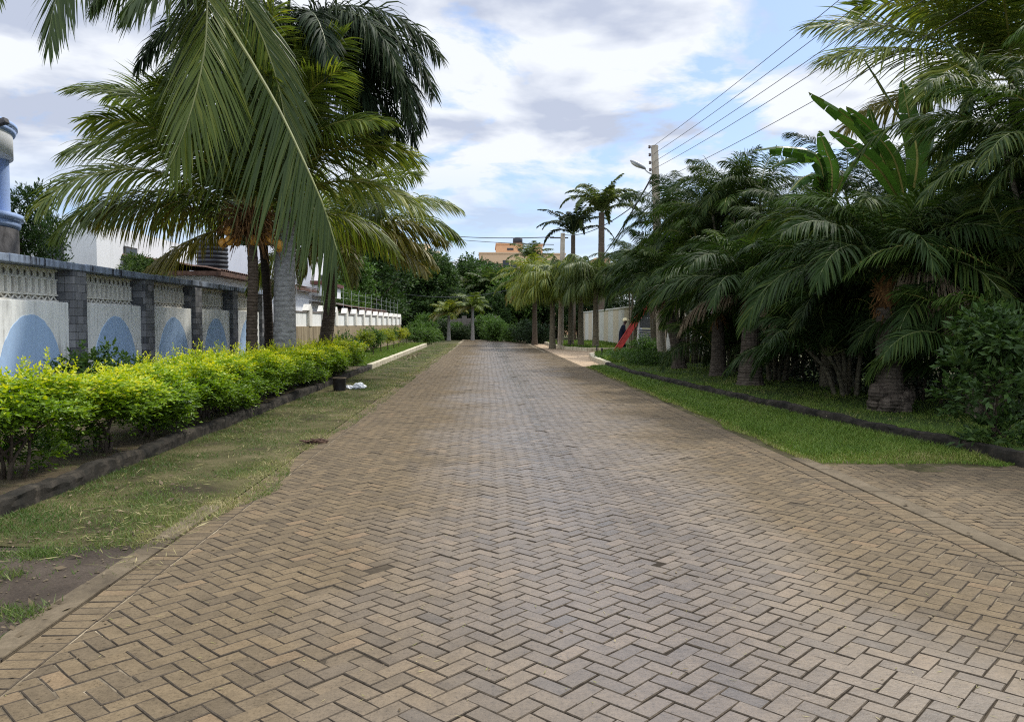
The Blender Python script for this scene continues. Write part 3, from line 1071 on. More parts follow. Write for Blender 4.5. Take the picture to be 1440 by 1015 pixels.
# ------------------------------------------------------------------ grass
def grass(name, n, sample, hgt, wid, mat, seed, label, zf=lambda x, y: 0.004, lean=0.7, tintf=None, seg2=False):
    rs = np.random.RandomState(seed)
    x, y, dens = sample(rs, n)
    k = len(x)
    h = hgt * rs.uniform(0.5, 1.35, k) * dens
    a = rs.uniform(0, 6.283, k); b = rs.uniform(0, 6.283, k)
    ln = lean * rs.uniform(0.3, 1.3, k)
    B = np.stack([x, y, np.array([zf(p, q) for p, q in zip(x, y)]) if callable(zf) else np.full(k, zf)], 1)
    W = np.stack([np.cos(a), np.sin(a), np.zeros(k)], 1) * (wid * rs.uniform(0.7, 1.4, k) * np.maximum(1.0, np.hypot(x, y) / 11.0))[:, None] * 0.5
    H = np.stack([np.cos(b) * ln, np.sin(b) * ln, np.ones(k)], 1)
    tip = B + H * h[:, None]
    tint = np.clip(tintf(x, y, rs, k), 0, 1)
    g = G()
    if seg2:
        mid = B + np.stack([np.cos(b) * ln * 0.25, np.sin(b) * ln * 0.25, np.ones(k) * 0.62], 1) * h[:, None]
        V = np.stack([B - W, B + W, mid + W * 0.8, mid - W * 0.8, tip], 1)
        o = np.arange(k)[:, None] * 5
        g.add(V, o + np.array([[0, 1, 2, 3]]), 0, np.repeat(tint, 5))
        g.F.append((o + np.array([[3, 2, 4]]), 0))
    else:
        V = np.stack([B - W, B + W, tip], 1)
        g.add(V, np.arange(3 * k).reshape(-1, 3), 0, np.repeat(tint, 3))
    return stuff(g.build(name, mat), label, 'grass')


def vnoise(x, y, s, seed=0):
    """Cheap smooth noise."""
    r = np.random.RandomState(seed)
    v = 0
    for i in range(5):
        a = r.uniform(0, 6.283); f = s * (1.7 ** i); p = r.uniform(0, 6.28, 2)
        v = v + (np.sin((x * math.cos(a) + y * math.sin(a)) * f + p[0]) * np.sin((x * -math.sin(a) + y * math.cos(a)) * f * 0.8 + p[1])) / (1.35 ** i)
    return v / 2.2


def depth_y(rs, n, y0, y1, p=1.7):
    """Depths with density falling off with distance."""
    u = rs.rand(n)
    return (y0 ** (1 - p) + u * (y1 ** (1 - p) - y0 ** (1 - p))) ** (1 / (1 - p))


def left_sample(rs, n):
    y = depth_y(rs, n, 5.0, 64)
    x = rs.uniform(KLX + 0.03, RL + 0.55, n)
    edge = RL + 0.05 + 0.13 * vnoise(x * 0 + 1, y, 1.1, 5) + 0.22 * np.exp(-((y - 7.6) / 0.7) ** 2) + np.clip((y - 7) / 40, 0, 0.18)
    d = vnoise(x, y, 2.2, 8) + 0.35
    bare = np.clip(1.0 - (y - 5.3 - 0.55 * (x + 3.2) - 0.3 * vnoise(x, y, 2.0, 9)) / 0.25, 0, 1)
    ok = (x < edge) & (rs.rand(n) < np.clip(0.55 + d * 0.9, 0.08, 1)) & (rs.rand(n) > bare * 0.97)
    # straggly runners in the joints
    return x[ok], y[ok], np.clip(0.6 + 0.4 * d[ok], 0.5, 1.1)


def left_tint(x, y, rs, k):
    near_edge = np.exp(-((x - (RL - 0.05)) / 0.28) ** 2)
    return 0.24 + 0.30 * vnoise(x, y, 1.6, 3) + 0.22 * vnoise(x, y, 6.0, 33) + 0.42 * near_edge + rs.normal(0, 0.17, k)


grass('verge_grass', 95000, left_sample, 0.036, 0.006, M['grass_dry'], 11, 'mown patchy green and straw coloured grass between the dark kerb and the brick road', tintf=left_tint, lean=1.1)


def right_sample(rs, n):
    y = depth_y(rs, n, 8.3, 29.3)
    u = rs.rand(n)
    kx = np.interp(y, [p[1] for p in KR[::-1]], [p[0] for p in KR[::-1]])
    x = RR - 0.05 + u * (kx - RR + 0.02)
    front = 8.95 - 0.10 * (x - RR) + 0.16 * vnoise(x, y * 0, 3.0, 2)
    edge = RR + 0.10 + 0.10 * vnoise(x * 0, y, 1.6, 4)
    ok = (y > front) & (x > edge)
    return x[ok], y[ok], np.clip((y[ok] - front[ok]) / 0.5, 0.35, 1) * np.clip((x[ok] - edge[ok]) / 0.25, 0.4, 1)


def right_tint(x, y, rs, k):
    e = np.exp(-((x - RR - 0.1) / 0.13) ** 2) * 0.4 + np.exp(-((y - 9.1) / 0.3) ** 2) * 0.35
    return 0.33 + 0.22 * vnoise(x, y, 1.3, 6) + e + rs.normal(0, 0.16, k)


grass('verge_grass', 80000, right_sample, 0.085, 0.007, M['grass_lush'], 12, 'lush bright green grass strip between the road and the dark kerb', tintf=right_tint, lean=0.8, seg2=True)


def bed_sample(rs, n):
    y = depth_y(rs, n, 9.2, 30)
    kx = np.interp(y, [p[1] for p in KR[::-1]], [p[0] for p in KR[::-1]])
    x = kx + 0.16 + rs.rand(n) ** 1.3 * 3.2
    d = vnoise(x, y, 1.8, 14)
    ok = rs.rand(n) < np.clip(0.5 + 0.7 * d, 0.15, 1)
    return x[ok], y[ok], np.clip(0.7 + 0.3 * d[ok], 0.5, 1)


grass('bed_grass', 45000, bed_sample, 0.06, 0.007, M['grass_lush'], 13, 'short dull green grass under the palms behind the dark kerb', zf=lambda x, y: 0.13, tintf=lambda x, y, rs, k: 0.5 + 0.25 * vnoise(x, y, 1.2, 7) + rs.normal(0, 0.18, k), lean=0.9)


def soil_sample(rs, n):
    y = depth_y(rs, n, 5.4, 27)
    x = KLX - 0.16 - rs.rand(n) * 3.2
    d = vnoise(x, y, 1.5, 21)
    ok = rs.rand(n) < np.clip(0.1 + 0.8 * d, 0.02, 1)
    return x[ok], y[ok], np.clip(0.6 + 0.4 * d[ok], 0.4, 1)


grass('weed_grass', 26000, soil_sample, 0.05, 0.007, M['grass_dry'], 14, 'thin weedy grass on the soil under the yellow green hedge', zf=lambda x, y: 0.10, tintf=lambda x, y, rs, k: 0.35 + 0.3 * vnoise(x, y, 1.2, 17) + rs.normal(0, 0.18, k), lean=1.0)


def lawn_sample(rs, n):
    y = depth_y(rs, n, 28.3, 62, 1.3)
    x = rs.uniform(-6.5, KLX - 0.2, n)
    ok = x < KLX - 0.18 - 0.0097 * (y - 28)
    return x[ok], y[ok], np.ones(ok.sum())


grass('lawn_grass', 26000, lawn_sample, 0.05, 0.010, M['grass_lush'], 15, 'trimmed bright lawn inside the pale kerb', zf=lambda x, y: 0.12, tintf=lambda x, y, rs, k: 0.45 + 0.2 * vnoise(x, y, 0.8, 27) + rs.normal(0, 0.15, k))


def tuft_sample(rs, n):
    cx = rs.uniform(-3.9, -2.5, 26); cy = rs.uniform(3.3, 5.6, 26)
    w = np.array([1.0 if (abs(a + 2.62) < 0.2 or b > 4.9) else 0.16 for a, b in zip(cx, cy)])
    i = rs.choice(26, n, p=w / w.sum())
    x = cx[i] + rs.normal(0, 0.12, n); y = cy[i] + rs.normal(0, 0.07, n)
    ok = x < RL - 0.12
    return x[ok], y[ok], np.full(ok.sum(), 0.8)


grass('dirt_tufts', 5000, tuft_sample, 0.05, 0.006, M['grass_dry'], 16, 'sparse grass tufts creeping over the bare dirt beside the road edging', zf=lambda x, y: 0.008, tintf=lambda x, y, rs, k: 0.28 + rs.normal(0, 0.2, k), lean=1.2)


rs = np.random.RandomState(62)
k = 520
y = depth_y(rs, k, 2.9, 22, 1.5); x = rs.uniform(RL, RR, k)
a = rs.uniform(0, 6.28, k); l = rs.uniform(0.006, 0.028, k); w_ = rs.uniform(0.001, 0.003, k)
D = np.stack([np.cos(a), np.sin(a), rs.normal(0, 0.08, k)], 1); W = np.stack([-np.sin(a), np.cos(a), rs.normal(0, 0.1, k)], 1)
Pc = np.stack([x, y, np.full(k, 0.0045)], 1)
V = np.stack([Pc - D * l[:, None], Pc - W * w_[:, None], Pc + D * l[:, None], Pc + W * w_[:, None]], 1)
g = G(); g.add(V, np.arange(4 * k).reshape(-1, 4), 0, np.repeat(rs.uniform(0.7, 1.0, k), 4))
stuff(g.build('chaff', M['grass_dry']), 'small pale bits of straw lying on the brick road', 'straw bits')

# dry straws lying in the verges
rs = np.random.RandomState(61)
k = 3200
y = depth_y(rs, k, 5.2, 40)
lft = rs.rand(k) < 0.85
kx = np.interp(y, [p[1] for p in KR[::-1]], [p[0] for p in KR[::-1]])
x = np.where(lft, KLX + 0.03 + rs.rand(k) ** 0.75 * (RL - KLX + 0.12), RR + 0.02 + rs.rand(k) ** 2 * (kx - RR))
cl = vnoise(x, y, 3.0, 71)
ok = (rs.rand(k) < np.clip(0.35 + cl, 0.05, 1)) & (lft | (y > 9.2))
x, y, k = x[ok], y[ok], int(ok.sum())
a = rs.uniform(0, 6.28, k); l = rs.uniform(0.025, 0.08, k); wd_ = rs.uniform(0.0015, 0.0035, k) * np.maximum(1, y / 10)
D = np.stack([np.cos(a), np.sin(a), rs.normal(0, 0.18, k)], 1); W = np.stack([-np.sin(a), np.cos(a), rs.normal(0, 0.3, k)], 1)
Pc = np.stack([x, y, rs.uniform(0.015, 0.04, k)], 1)
V = np.stack([Pc - D * l[:, None], Pc - W * wd_[:, None], Pc + D * l[:, None], Pc + W * wd_[:, None]], 1)
g = G(); g.add(V, np.arange(4 * k).reshape(-1, 4), 0, np.repeat(rs.uniform(0.75, 1.0, k), 4))
stuff(g.build('dry_grass_straws', M['grass_dry']), 'pale dry straws lying over the mown verges', 'dry grass')

rs = np.random.RandomState(91)
k = 700
x = rs.uniform(-4.6, RL - 0.18, k); y = rs.uniform(3.2, 6.2, k); r = rs.uniform(0.003, 0.011, k) * rs.choice([1, 1, 1, 1.8], k)
O8 = np.array([(1, 0, 0), (0, 1, 0), (-1, 0, 0), (0, -1, 0), (0, 0, 0.7), (0, 0, -0.7)])
F8 = np.array([(0, 1, 4), (1, 2, 4), (2, 3, 4), (3, 0, 4), (1, 0, 5), (2, 1, 5), (3, 2, 5), (0, 3, 5)])
a = rs.uniform(0, 6.28, k)
V = O8[None] * r[:, None, None] * rs.uniform(0.6, 1.3, (k, 6, 1))
V = np.stack([V[..., 0] * np.cos(a)[:, None] - V[..., 1] * np.sin(a)[:, None], V[..., 0] * np.sin(a)[:, None] + V[..., 1] * np.cos(a)[:, None], V[..., 2]], -1) + np.stack([x, y, np.full(k, 0.010)], 1)[:, None, :]
g = G(); g.add(V, (np.arange(k)[:, None, None] * 6 + F8[None]).reshape(-1, 3))
stuff(g.build('gravel', M['edging']), 'loose grit and crumbs of soil on the bare dirt patch', 'gravel')

# fallen leaves and bits
rs = np.random.RandomState(31)
k = 900
y = depth_y(rs, k, 3.2, 55, 1.4)
sel = rs.rand(k)
x = np.where(sel < 0.62, rs.uniform(KLX + 0.05, RL + 0.4, k), np.where(sel < 0.8, rs.uniform(RL, RR, k), rs.uniform(3.6, 4.4, k)))
heap = rs.rand(k) < 0.24
x = np.where(heap, rs.normal(-3.55, 0.18, k), x); y = np.where(heap, rs.uniform(34, 46, k), y)
a = rs.uniform(0, 6.28, k); l = rs.uniform(0.012, 0.045, k) * np.where(heap, 2.2, 1)
D = np.stack([np.cos(a), np.sin(a), rs.normal(0, 0.25, k)], 1); W = np.stack([-np.sin(a), np.cos(a), rs.normal(0, 0.3, k)], 1)
onroad = (x > RL) & (x < RR)
l = np.where(onroad, l * 0.5, l); D[:, 2] *= np.where(onroad, 0.1, 1); W[:, 2] *= np.where(onroad, 0.1, 1)
Pc = np.stack([x, y, np.where(onroad, 0.006, 0.022)], 1)
V = np.stack([Pc - D * l[:, None], Pc - W * (l * 0.42)[:, None], Pc + D * l[:, None], Pc + W * (l * 0.42)[:, None]], 1)
g = G(); g.add(V, np.arange(4 * k).reshape(-1, 4))
stuff(g.build('fallen_leaves', M['dead']), 'small dry leaves scattered over the verge and the bricks', 'fallen leaves')

# ------------------------------------------------------------------ left boundary wall with arches and pierced lattice
WX = -7.5
PY = [12.0, 15.05, 18.1, 21.15, 24.2, 27.3]
wall = thing('boundary_wall', 'white boundary wall with blue painted arches, slate pillars and pierced lattice top', 'wall', (WX, 12, 0))
def wpart(name, g, mat, parent=wall, smooth=False):
    o = g.build(name, mat, parent, smooth)
    return o
# coordinates local to the wall: x out to the road, y along it
for i, y in enumerate(PY):
    g = G(); box(g, -0.42, 0.0, y - 12 - 0.24, y - 12 + 0.24, -0.1, 2.57, bev=0.012)
    wpart('pillar', g, M['slate'])
g = G()
yy = -3.2
rsw = random.Random(4)
while yy < PY[-1] - 12 + 0.3:
    L = rsw.uniform(0.55, 1.3)
    ye = min(yy + L, PY[-1] - 12 + 0.3)
    box(g, -0.50, 0.03 + rsw.uniform(-0.006, 0.006), yy + 0.002, ye - 0.002, 2.572, 2.705 + rsw.uniform(-0.006, 0.006), bev=0.018)
    yy = ye
wpart('coping', g, M['coping'])
PYS = [8.95] + PY
for a, b in zip(PYS[:-1], PYS[1:]):
    a0, b0 = a - 12 + 0.24, b - 12 - 0.24
    if a < 9:
        a0 = -3.0
    # lower plaster panel with a chamfered ledge
    g = G(); box(g, -0.40, -0.10, a0 + 0.003, b0 - 0.003, -0.1, 1.985, bev=0.012)
    pn = wpart('panel', g, M['white'])
    # blue arch, a thin raised coat of plaster
    w = (b0 - a0) * 0.40; cy = (a0 + b0) / 2 + 0.06
    prof = []
    for k in range(33):
        u = math.pi * k / 32
        prof.append((cy + w * math.cos(u) + rsw.uniform(-0.008, 0.008), 0.25 + 1.50 * abs(math.sin(u)) ** 0.95 + rsw.uniform(-0.010, 0.010)))
    prof = [(cy + w, -0.05)] + prof + [(cy - w, -0.05)]
    n = len(prof)
    V = [(-0.101, p, z) for p, z in prof] + [(-0.090, p, z) for p, z in prof]
    Fc = [tuple(range(n, 2 * n))] + [(i, (i + 1) % n, n + (i + 1) % n, n + i) for i in range(n)]
    g = G(); g.add(V, Fc)
    wpart('arch', g, M['blue'], pn)
    # lattice: backing, balusters with round heads and a pierced foot band
    g = G(); box(g, -0.40, -0.36, a0 + 0.003, b0 - 0.003, 1.99, 2.57)
    lb = wpart('lattice_backing', g, M['lattice_back'])
    g = G()
    nb = 13; p = (b0 - a0) / nb
    box(g, -0.352, -0.275, a0 + 0.004, b0 - 0.004, 1.990, 2.02)
    box(g, -0.350, -0.280, a0 + 0.004, b0 - 0.004, 2.095, 2.125)
    box(g, -0.350, -0.280, a0 + 0.004, b0 - 0.004, 2.375, 2.40)
    box(g, -0.352, -0.275, a0 + 0.004, b0 - 0.004, 2.535, 2.569)
    for k in range(nb):
        yc = a0 + (k + 0.5) * p
        box(g, -0.345, -0.285, yc - 0.052, yc + 0.052, 2.126, 2.374)         # baluster
        box(g, -0.335, -0.270, yc - 0.030, yc + 0.030, 2.126, 2.374)
        # ring over each gap
        rc = [(yc + p / 2 + 0.072 * math.cos(q), 2.468 + 0.066 * math.sin(q)) for q in np.linspace(0, 2 * math.pi, 13)]
        if k < nb - 1:
            tube(g, [(-0.315, u, z) for u, z in rc], 0.018, 5, 0, cap=False)
        box(g, -0.340, -0.292, yc - 0.018, yc + 0.018, 2.401, 2.534)
        # little V struts of the foot band
        for s in (-1, 1):
            tube(g, [(-0.316, yc + s * p * 0.5, 2.02), (-0.316, yc, 2.094)], 0.016, 4, 0, cap=False)
    wpart('lattice', g, M['lattice'], lb)

# ------------------------------------------------------------------ second wall: stained base, white panels between gabled posts
w2 = thing('garden_wall', 'low white garden wall with gabled posts on a rain stained base', 'wall', (-6.75, 27.6, 0))
g = G(); box(g, -0.15, 0.1, 0, 35.2, -0.1, 1.5, bev=0.01)
wpart('base', g, M['stained'], w2)
g = G(); box(g, -0.10, 0.02, 0, 35.2, 1.503, 2.0)
wpart('panel', g, M['white'], w2)
g = G(); box(g, -0.13, 0.05, 0, 35.2, 2.003, 2.06, bev=0.01)
wpart('coping', g, M['grey_wall'], w2)
for k in range(14):
    yc = 0.22 + k * 2.67
    g = G()
    prof = [(-0.24, 1.51), (0.24, 1.51), (0.24, 2.10), (0.30, 2.10), (0.0, 2.34), (-0.30, 2.10), (-0.24, 2.10)]
    n = len(prof)
    V = [(-0.14, yc + p, z) for p, z in prof] + [(0.13, yc + p, z) for p, z in prof]
    g.add(V, [tuple(range(n - 1, -1, -1)), tuple(range(n, 2 * n))] + [(i, (i + 1) % n, n + (i + 1) % n, n + i) for i in range(n)])
    wpart('post', g, M['lattice'], w2)
# electric fence rods along the top
ef = thing('electric_fence', 'thin metal security fence rods and wires above the low white wall', 'fence', (-6.82, 27.6, 2.06))
for k in range(15):
    yc = 1.5 + k * 2.35
    g = G(); tube(g, [(0, yc, 0), (0, yc, 1.15), (0.05, yc, 1.3)], 0.008, 5)
    wpart('rod', g, M['rod'], ef)
for z in (0.45, 0.75, 1.05):
    g = G(); tube(g, [(0.012, y, z + 0.015 * math.sin(y * 3)) for y in np.linspace(1.5, 34.4, 40)], 0.004, 4)
    wpart('strand', g, M['rod'], ef)

# ------------------------------------------------------------------ left houses
# round corner tower
tw = thing('round_tower', 'round blue and white balcony tower on a dark stone base', 'tower', (-12.62, 18.2, 0))
def ring(name, prof, mat, n=56):
    g = G(); lathe(g, prof, n=n)
    return g.build(name, M[mat], tw, True)
ring('base', [(1.95, -0.1), (1.95, 3.75), (0.0, 3.76)], 'dark_stone')
ring('cornice', [(1.90, 3.76), (1.98, 3.80), (2.0, 3.90), (1.94, 3.93), (2.06, 3.97), (2.06, 4.08), (1.7, 4.10), (0.0, 4.11)], 'house_blue')
for a in (-10, 35, 80, 125, 170, 215, 260, 305):
    g = G(); lathe(g, [(0.24, 4.1), (0.24, 5.41)], 1.56 * math.cos(R(a)), 1.56 * math.sin(R(a)), 18)
    g.build('column', M['house_blue'], tw, True)
ring('core_wall', [(1.15, 4.1), (1.15, 5.41)], 'house_white')
ring('parapet', [(0.0, 5.40), (1.88, 5.41), (1.88, 5.92)], 'house_white')
ring('moulding', [(1.88, 5.92), (1.93, 5.95), (1.95, 6.01), (1.90, 6.03), (1.98, 6.06), (1.98, 6.14), (1.6, 6.16), (0, 6.17)], 'house_blue')
fl = thing('floodlight', 'dark floodlight bracketed to the rim of the round tower', 'lamp', (-10.55, 17.9, 5.95))
g = G(); box(g, -0.10, 0.16, -0.09, 0.09, -0.04, 0.07, bev=0.015); g.xf(Matrix.Rotation(R(-18), 4, 'Y')); g.build('housing', M['dark_stone'], fl)
g = G(); tube(g, [(-0.3, 0, 0.05), (-0.1, 0, 0.03)], 0.02, 6); g.build('bracket', M['rod'], fl)
an = thing('aerial', 'small flat aerial on the roof of the round tower', 'aerial', (-11.55, 18.2, 6.15))
g = G(); tube(g, [(0, 0, 0), (0, 0, 0.42)], 0.015, 5); g.build('mast', M['rod'], an)
g = G(); box(g, -0.3, 0.35, -0.02, 0.02, 0.36, 0.40); box(g, -0.1, -0.07, -0.2, 0.2, 0.40, 0.42); box(g, 0.15, 0.18, -0.15, 0.15, 0.40, 0.42); g.build('bar', M['trim_red'], an)


def house(name, label, x0, x1, y0, y1, z1, wallmat, wins=(), roof=None):
    t = thing(name, label, 'house', ((x0 + x1) / 2, (y0 + y1) / 2, 0))
    hx, hy = (x1 - x0) / 2, (y1 - y0) / 2
    g = G(); box(g, -hx, hx, -hy, hy, -0.1, z1)
    g.build('wall', M[wallmat], t)
    for (face, c, wz, ww, wh) in wins:
        # face 'f' looks back along the road, 'r' looks at the road
        g = G(); gp_ = G(); gs = G()
        if face == 'f':
            box(g, c - ww / 2 - 0.06, c + ww / 2 + 0.06, -hy - 0.05, -hy + 0.003, wz - 0.06, wz + wh + 0.06)
            box(gp_, c - ww / 2, c + ww / 2, -hy - 0.058, -hy - 0.052, wz, wz + wh)
            box(gs, c - ww / 2 - 0.12, c + ww / 2 + 0.12, -hy - 0.14, -hy - 0.002, wz - 0.13, wz - 0.063)
        else:
            box(g, hx - 0.003, hx + 0.05, c - ww / 2 - 0.06, c + ww / 2 + 0.06, wz - 0.06, wz + wh + 0.06)
            box(gp_, hx + 0.052, hx + 0.058, c - ww / 2, c + ww / 2, wz, wz + wh)
            box(gs, hx + 0.002, hx + 0.14, c - ww / 2 - 0.12, c + ww / 2 + 0.12, wz - 0.13, wz - 0.063)
        f = g.build('window', M['dark_stone'], t)
        gp_.build('pane', M['glass_dark'], f); gs.build('sill', M['house_white'], f)
    return t


def tile_roof(g, x0, x1, y0, y1, z0, rise, tilew=0.22):
    """Single slope falling towards +x (the road), with rolled tiles."""
    n = int((y1 - y0) / tilew)
    ys, zs = [], []
    for i in range(n * 6 + 1):
        y = y0 + (y1 - y0) * i / (n * 6)
        ys.append(y); zs.append(0.045 * abs(math.sin(math.pi * i / 6)))
    m = 14
    V = []
    for k in range(m + 1):
        u = k / m
        for y, z in zip(ys, zs):
            V.append((x1 + (x0 - x1) * u, y, z0 + rise * u + z + (0.03 if k % 2 else 0.0)))
    L = len(ys)
    g.add(V, [(k * L + i, k * L + i + 1, (k + 1) * L + i + 1, (k + 1) * L + i) for k in range(m) for i in range(L - 1)])
    box(g, x0, x1, y0, y1, z0 - 0.16, z0 - 0.02)


# white house close behind the tower
house('white_house', 'white house with a dark window behind the broadleaf tree and round tower', -18.5, -11.7, 24.5, 32.0, 4.65, 'house_white', [('f', 2.05, 2.75, 0.62, 1.45), ('f', -0.6, 2.75, 0.8, 1.45), ('r', -1.5, 2.75, 0.8, 1.3)])
# tiled house with the water tank
h2 = house('tiled_house', 'low white house with a brown tile roof carrying the black tank', -15.0, -9.0, 26.5, 41.0, 3.28, 'house_white', [('r', -3.5, 1.2, 1.0, 1.2), ('r', 1.0, 1.2, 1.0, 1.2)])
g = G(); tile_roof(g, -3.2, 3.45, -7.6, 7.6, 3.32, 1.0)
g.build('roof', M['tile'], h2)
tk = thing('water_tank', 'black ribbed water tank on the brown tiled roof', 'tank', tuple(dp(299, 384, 28.2)))
g = G()
prof = [(0.0, 0.0), (0.50, 0.0)]
for k in range(7):
    z = 0.04 + k * 0.145
    prof += [(0.50, z), (0.53, z + 0.03), (0.53, z + 0.09), (0.50, z + 0.115)]
prof += [(0.48, 1.08), (0.34, 1.2), (0.18, 1.25)]
lathe(g, prof, n=28); g.build('body', M['tank'], tk, True)
g = G(); lathe(g, [(0.2, 1.24), (0.2, 1.31), (0.0, 1.33)], n=20); g.build('lid', M['tank'], tk, True)
# tall white block beside the grey palm
h3 = house('white_block', 'tall white house block with maroon eave trim beside the grey palm trunk', -16.5, -9.0, 41.6, 47.0, 5.6, 'house_white', [('r', 0.2, 3.2, 1.0, 1.0)])
g = G(); box(g, 3.753, 4.5, -3.0, 2.5, 3.62, 3.80); g.build('eave', M['trim_red'], h3)
g = G(); box(g, 3.753, 4.35, -2.8, 2.3, 3.03, 3.60); g.build('fascia', M['house_white'], h3)
g = G(); box(g, 3.753, 4.5, -2.9, 2.4, 2.68, 2.76); g.build('canopy', M['grey_wall'], h3)
# small house behind the low wall
h4 = house('small_house', 'small white house with a low brown roof behind the garden wall', -12.5, -7.9, 50, 62, 2.5, 'house_white', [('f', 0.8, 1.5, 0.9, 0.6)])
g = G(); tile_roof(g, -2.6, 2.6, -6.3, 6.3, 2.52, 0.75, 0.4); g.build('roof', M['tile'], h4)

# ------------------------------------------------------------------ far end: wall, apartment blocks
ew = thing('end_wall', 'weathered grey wall closing the far end of the street', 'wall', (0, 84, 0))
g = G(); box(g, -5.6, 0.9, -0.12, 0.12, -0.1, 2.15, bev=0.02); g.build('panel', M['grey_wall'], ew)
for k in range(3):
    g = G(); box(g, -5.8 + k * 3.3, -5.3 + k * 3.3, -0.2, 0.2, -0.1, 2.4, bev=0.02); g.build('pillar', M['grey_wall'], ew)


def block(name, label, Y, depth, boxes, wins, cat='building'):
    """boxes: (px0, px1, pytop, material, setback) of storeys seen at distance Y; wins: (px0,px1,py0,py1,setback)."""
    c = dp(boxes[0][0], 470, Y)
    t = thing(name, label, cat, (c.x, Y, 0))
    for (a, b, top, mat, sb) in boxes:
        p, q = dp(a, top, Y + sb), dp(b, top, Y + sb)
        g = G(); box(g, p.x - c.x, q.x - c.x, sb, sb + depth, -0.1, p.z)
        w = g.build('wall', M[mat], t)
        g = G(); box(g, p.x - c.x - 0.15, q.x - c.x + 0.15, sb - 0.15, sb + depth, p.z + 0.003, p.z + 0.35); g.build('parapet', M[mat], w)
    for (a, b, u, v, sb) in wins:
        p, q = dp(a, u, Y + sb), dp(b, v, Y + sb)
        g = G(); box(g, p.x - c.x, q.x - c.x, sb - 0.10, sb - 0.01, q.z, p.z); f = g.build('window', M['dark_stone'], t)
        g = G(); box(g, p.x - c.x + 0.12, q.x - c.x - 0.12, sb - 0.13, sb - 0.105, q.z + 0.12, p.z - 0.12); g.build('pane', M['glass_dark'], f)
    return t


block('apartment_building', 'orange apartment block with a stepped roof above the far trees', 178, 14,
      [(674, 737, 357, 'peach', 0), (698, 735, 344, 'peach_deep', 2.5), (738, 795, 358, 'peach', 0.6), (752, 763, 345, 'peach_deep', 2.0)],
      [(677, 681, 367, 378, 0), (707, 716, 366, 380, 0), (718, 728, 366, 380, 0), (713, 722, 349, 352, 2.5), (728, 733, 349, 353, 2.5), (744, 749, 368, 378, 0.6), (768, 774, 367, 377, 0.6)])
rt = thing('water_tank', 'small dark tank on the roof of the orange block', 'tank', tuple(dp(728, 344, 184)))
g = G(); lathe(g, [(0, 0.2), (1.1, 0.2), (1.12, 0.8), (1.1, 0.9), (1.12, 1.3), (0.7, 1.6), (0, 1.65)], n=18); g.build('body', M['tank'], rt, True)
block('apartment_building', 'pale beige apartment block behind the yellowing palm frond', 120, 12,
      [(566, 616, 356, 'pale_block', 0), (575, 600, 346, 'pale_block', 2)], [(572, 580, 366, 380, 0), (590, 598, 366, 380, 0), (604, 611, 366, 380, 0)])
block('apartment_building', 'distant whitish building low on the skyline beside the orange block', 230, 12,
      [(628, 668, 369, 'house_white', 0), (640, 656, 365, 'house_white', 2)], [(634, 640, 373, 378, 0), (650, 656, 373, 378, 0)])
block('apartment_building', 'orange block glimpsed behind the tall royal palms on the right', 120, 12,
      [(796, 850, 372, 'peach_deep', 0), (838, 858, 366, 'peach', 1.5)], [(800, 806, 378, 386, 0), (815, 822, 378, 386, 0), (830, 836, 378, 386, 0)])

# ------------------------------------------------------------------ right boundary wall with gate
rw = thing('boundary_wall', 'cream right hand boundary wall of flat panels with pale strips', 'wall', (9.25, 34, 0))
segs = []
y = 0.0
rsw = random.Random(9)
while y < 44:
    L = 2.3
    strip = 1.2
    a, b = y, min(44, y + L)
    if not (8.6 < (a + b) / 2 + 0 < 13.2):
        g = G(); box(g, -0.1, 0.1, a + 0.004, b - 0.004, -0.1, 2.6, bev=0.006)
        g.build('panel', M['cream' if len(segs) % 2 else 'pale_panel'], rw)
    segs.append(a)
    y = b
g = G(); box(g, -0.15, 0.15, 0, 44, 2.603, 2.70, bev=0.01); g.build('coping', M['pale_panel'], rw)
gt = thing('metal_gate', 'grey metal gate with louvred lower half in the cream wall', 'gate', (9.2, 43.1 + 1.9, 0))
g = G()
for z0, z1 in ((1.35, 1.9), (1.92, 2.55)):
    box(g, -0.03, 0.03, -2.2, 2.2, z0, z1, bev=0.005)
for k in range(8):
    gg = G(); box(gg, -0.05, 0.03, -2.2, 2.2, -0.05, 0.05)
    gg.xf(Matrix.Translation((0, 0, 0.2 + k * 0.145)) @ Matrix.Rotation(R(28), 4, 'Y'))
    g.join(gg)
g.build('louvre_panel', M['gate'], gt)
for s in (-1, 1):
    g = G(); box(g, -0.09, 0.09, s * 2.28 - 0.07, s * 2.28 + 0.07, 0.0, 2.6, bev=0.01); g.build('gate_post', M['house_white'], gt)

# ------------------------------------------------------------------ utility poles, street lamp, cables
PB = dp(930, 470, 31.0); PT = dp(920.5, 205, 31.0)
up = thing('utility_pole', 'tall pale concrete utility pole carrying the street lamp and five cables', 'pole', (PB.x, 31.0, 0))
lx = PT.x - PB.x
g = G(); tube(g, [(0.06, 0, -0.2), (lx * 0.5, 0, PT.z * 0.5), (lx, 0, PT.z)], [0.19, 0.165, 0.135], 14); g.build('shaft', M['pole'], up, False)
for k, z in enumerate((8.42, 8.12, 7.82, 7.55, 7.05)):
    xx = lx * z / PT.z
    g = G(); lathe(g, [(0, -0.06), (0.035, -0.06), (0.055, -0.03), (0.035, 0.0), (0.055, 0.03), (0.03, 0.06), (0, 0.06)], xx - 0.21, -0.05, 10); g.xf(Matrix.Translation((0, 0, z))); g.build('insulator', M['porcelain'], up, True)
    g = G(); tube(g, [(xx - 0.21, -0.05, z), (xx + 0.14, -0.05, z)], 0.018, 6); g.build('bracket', M['rod'], up)
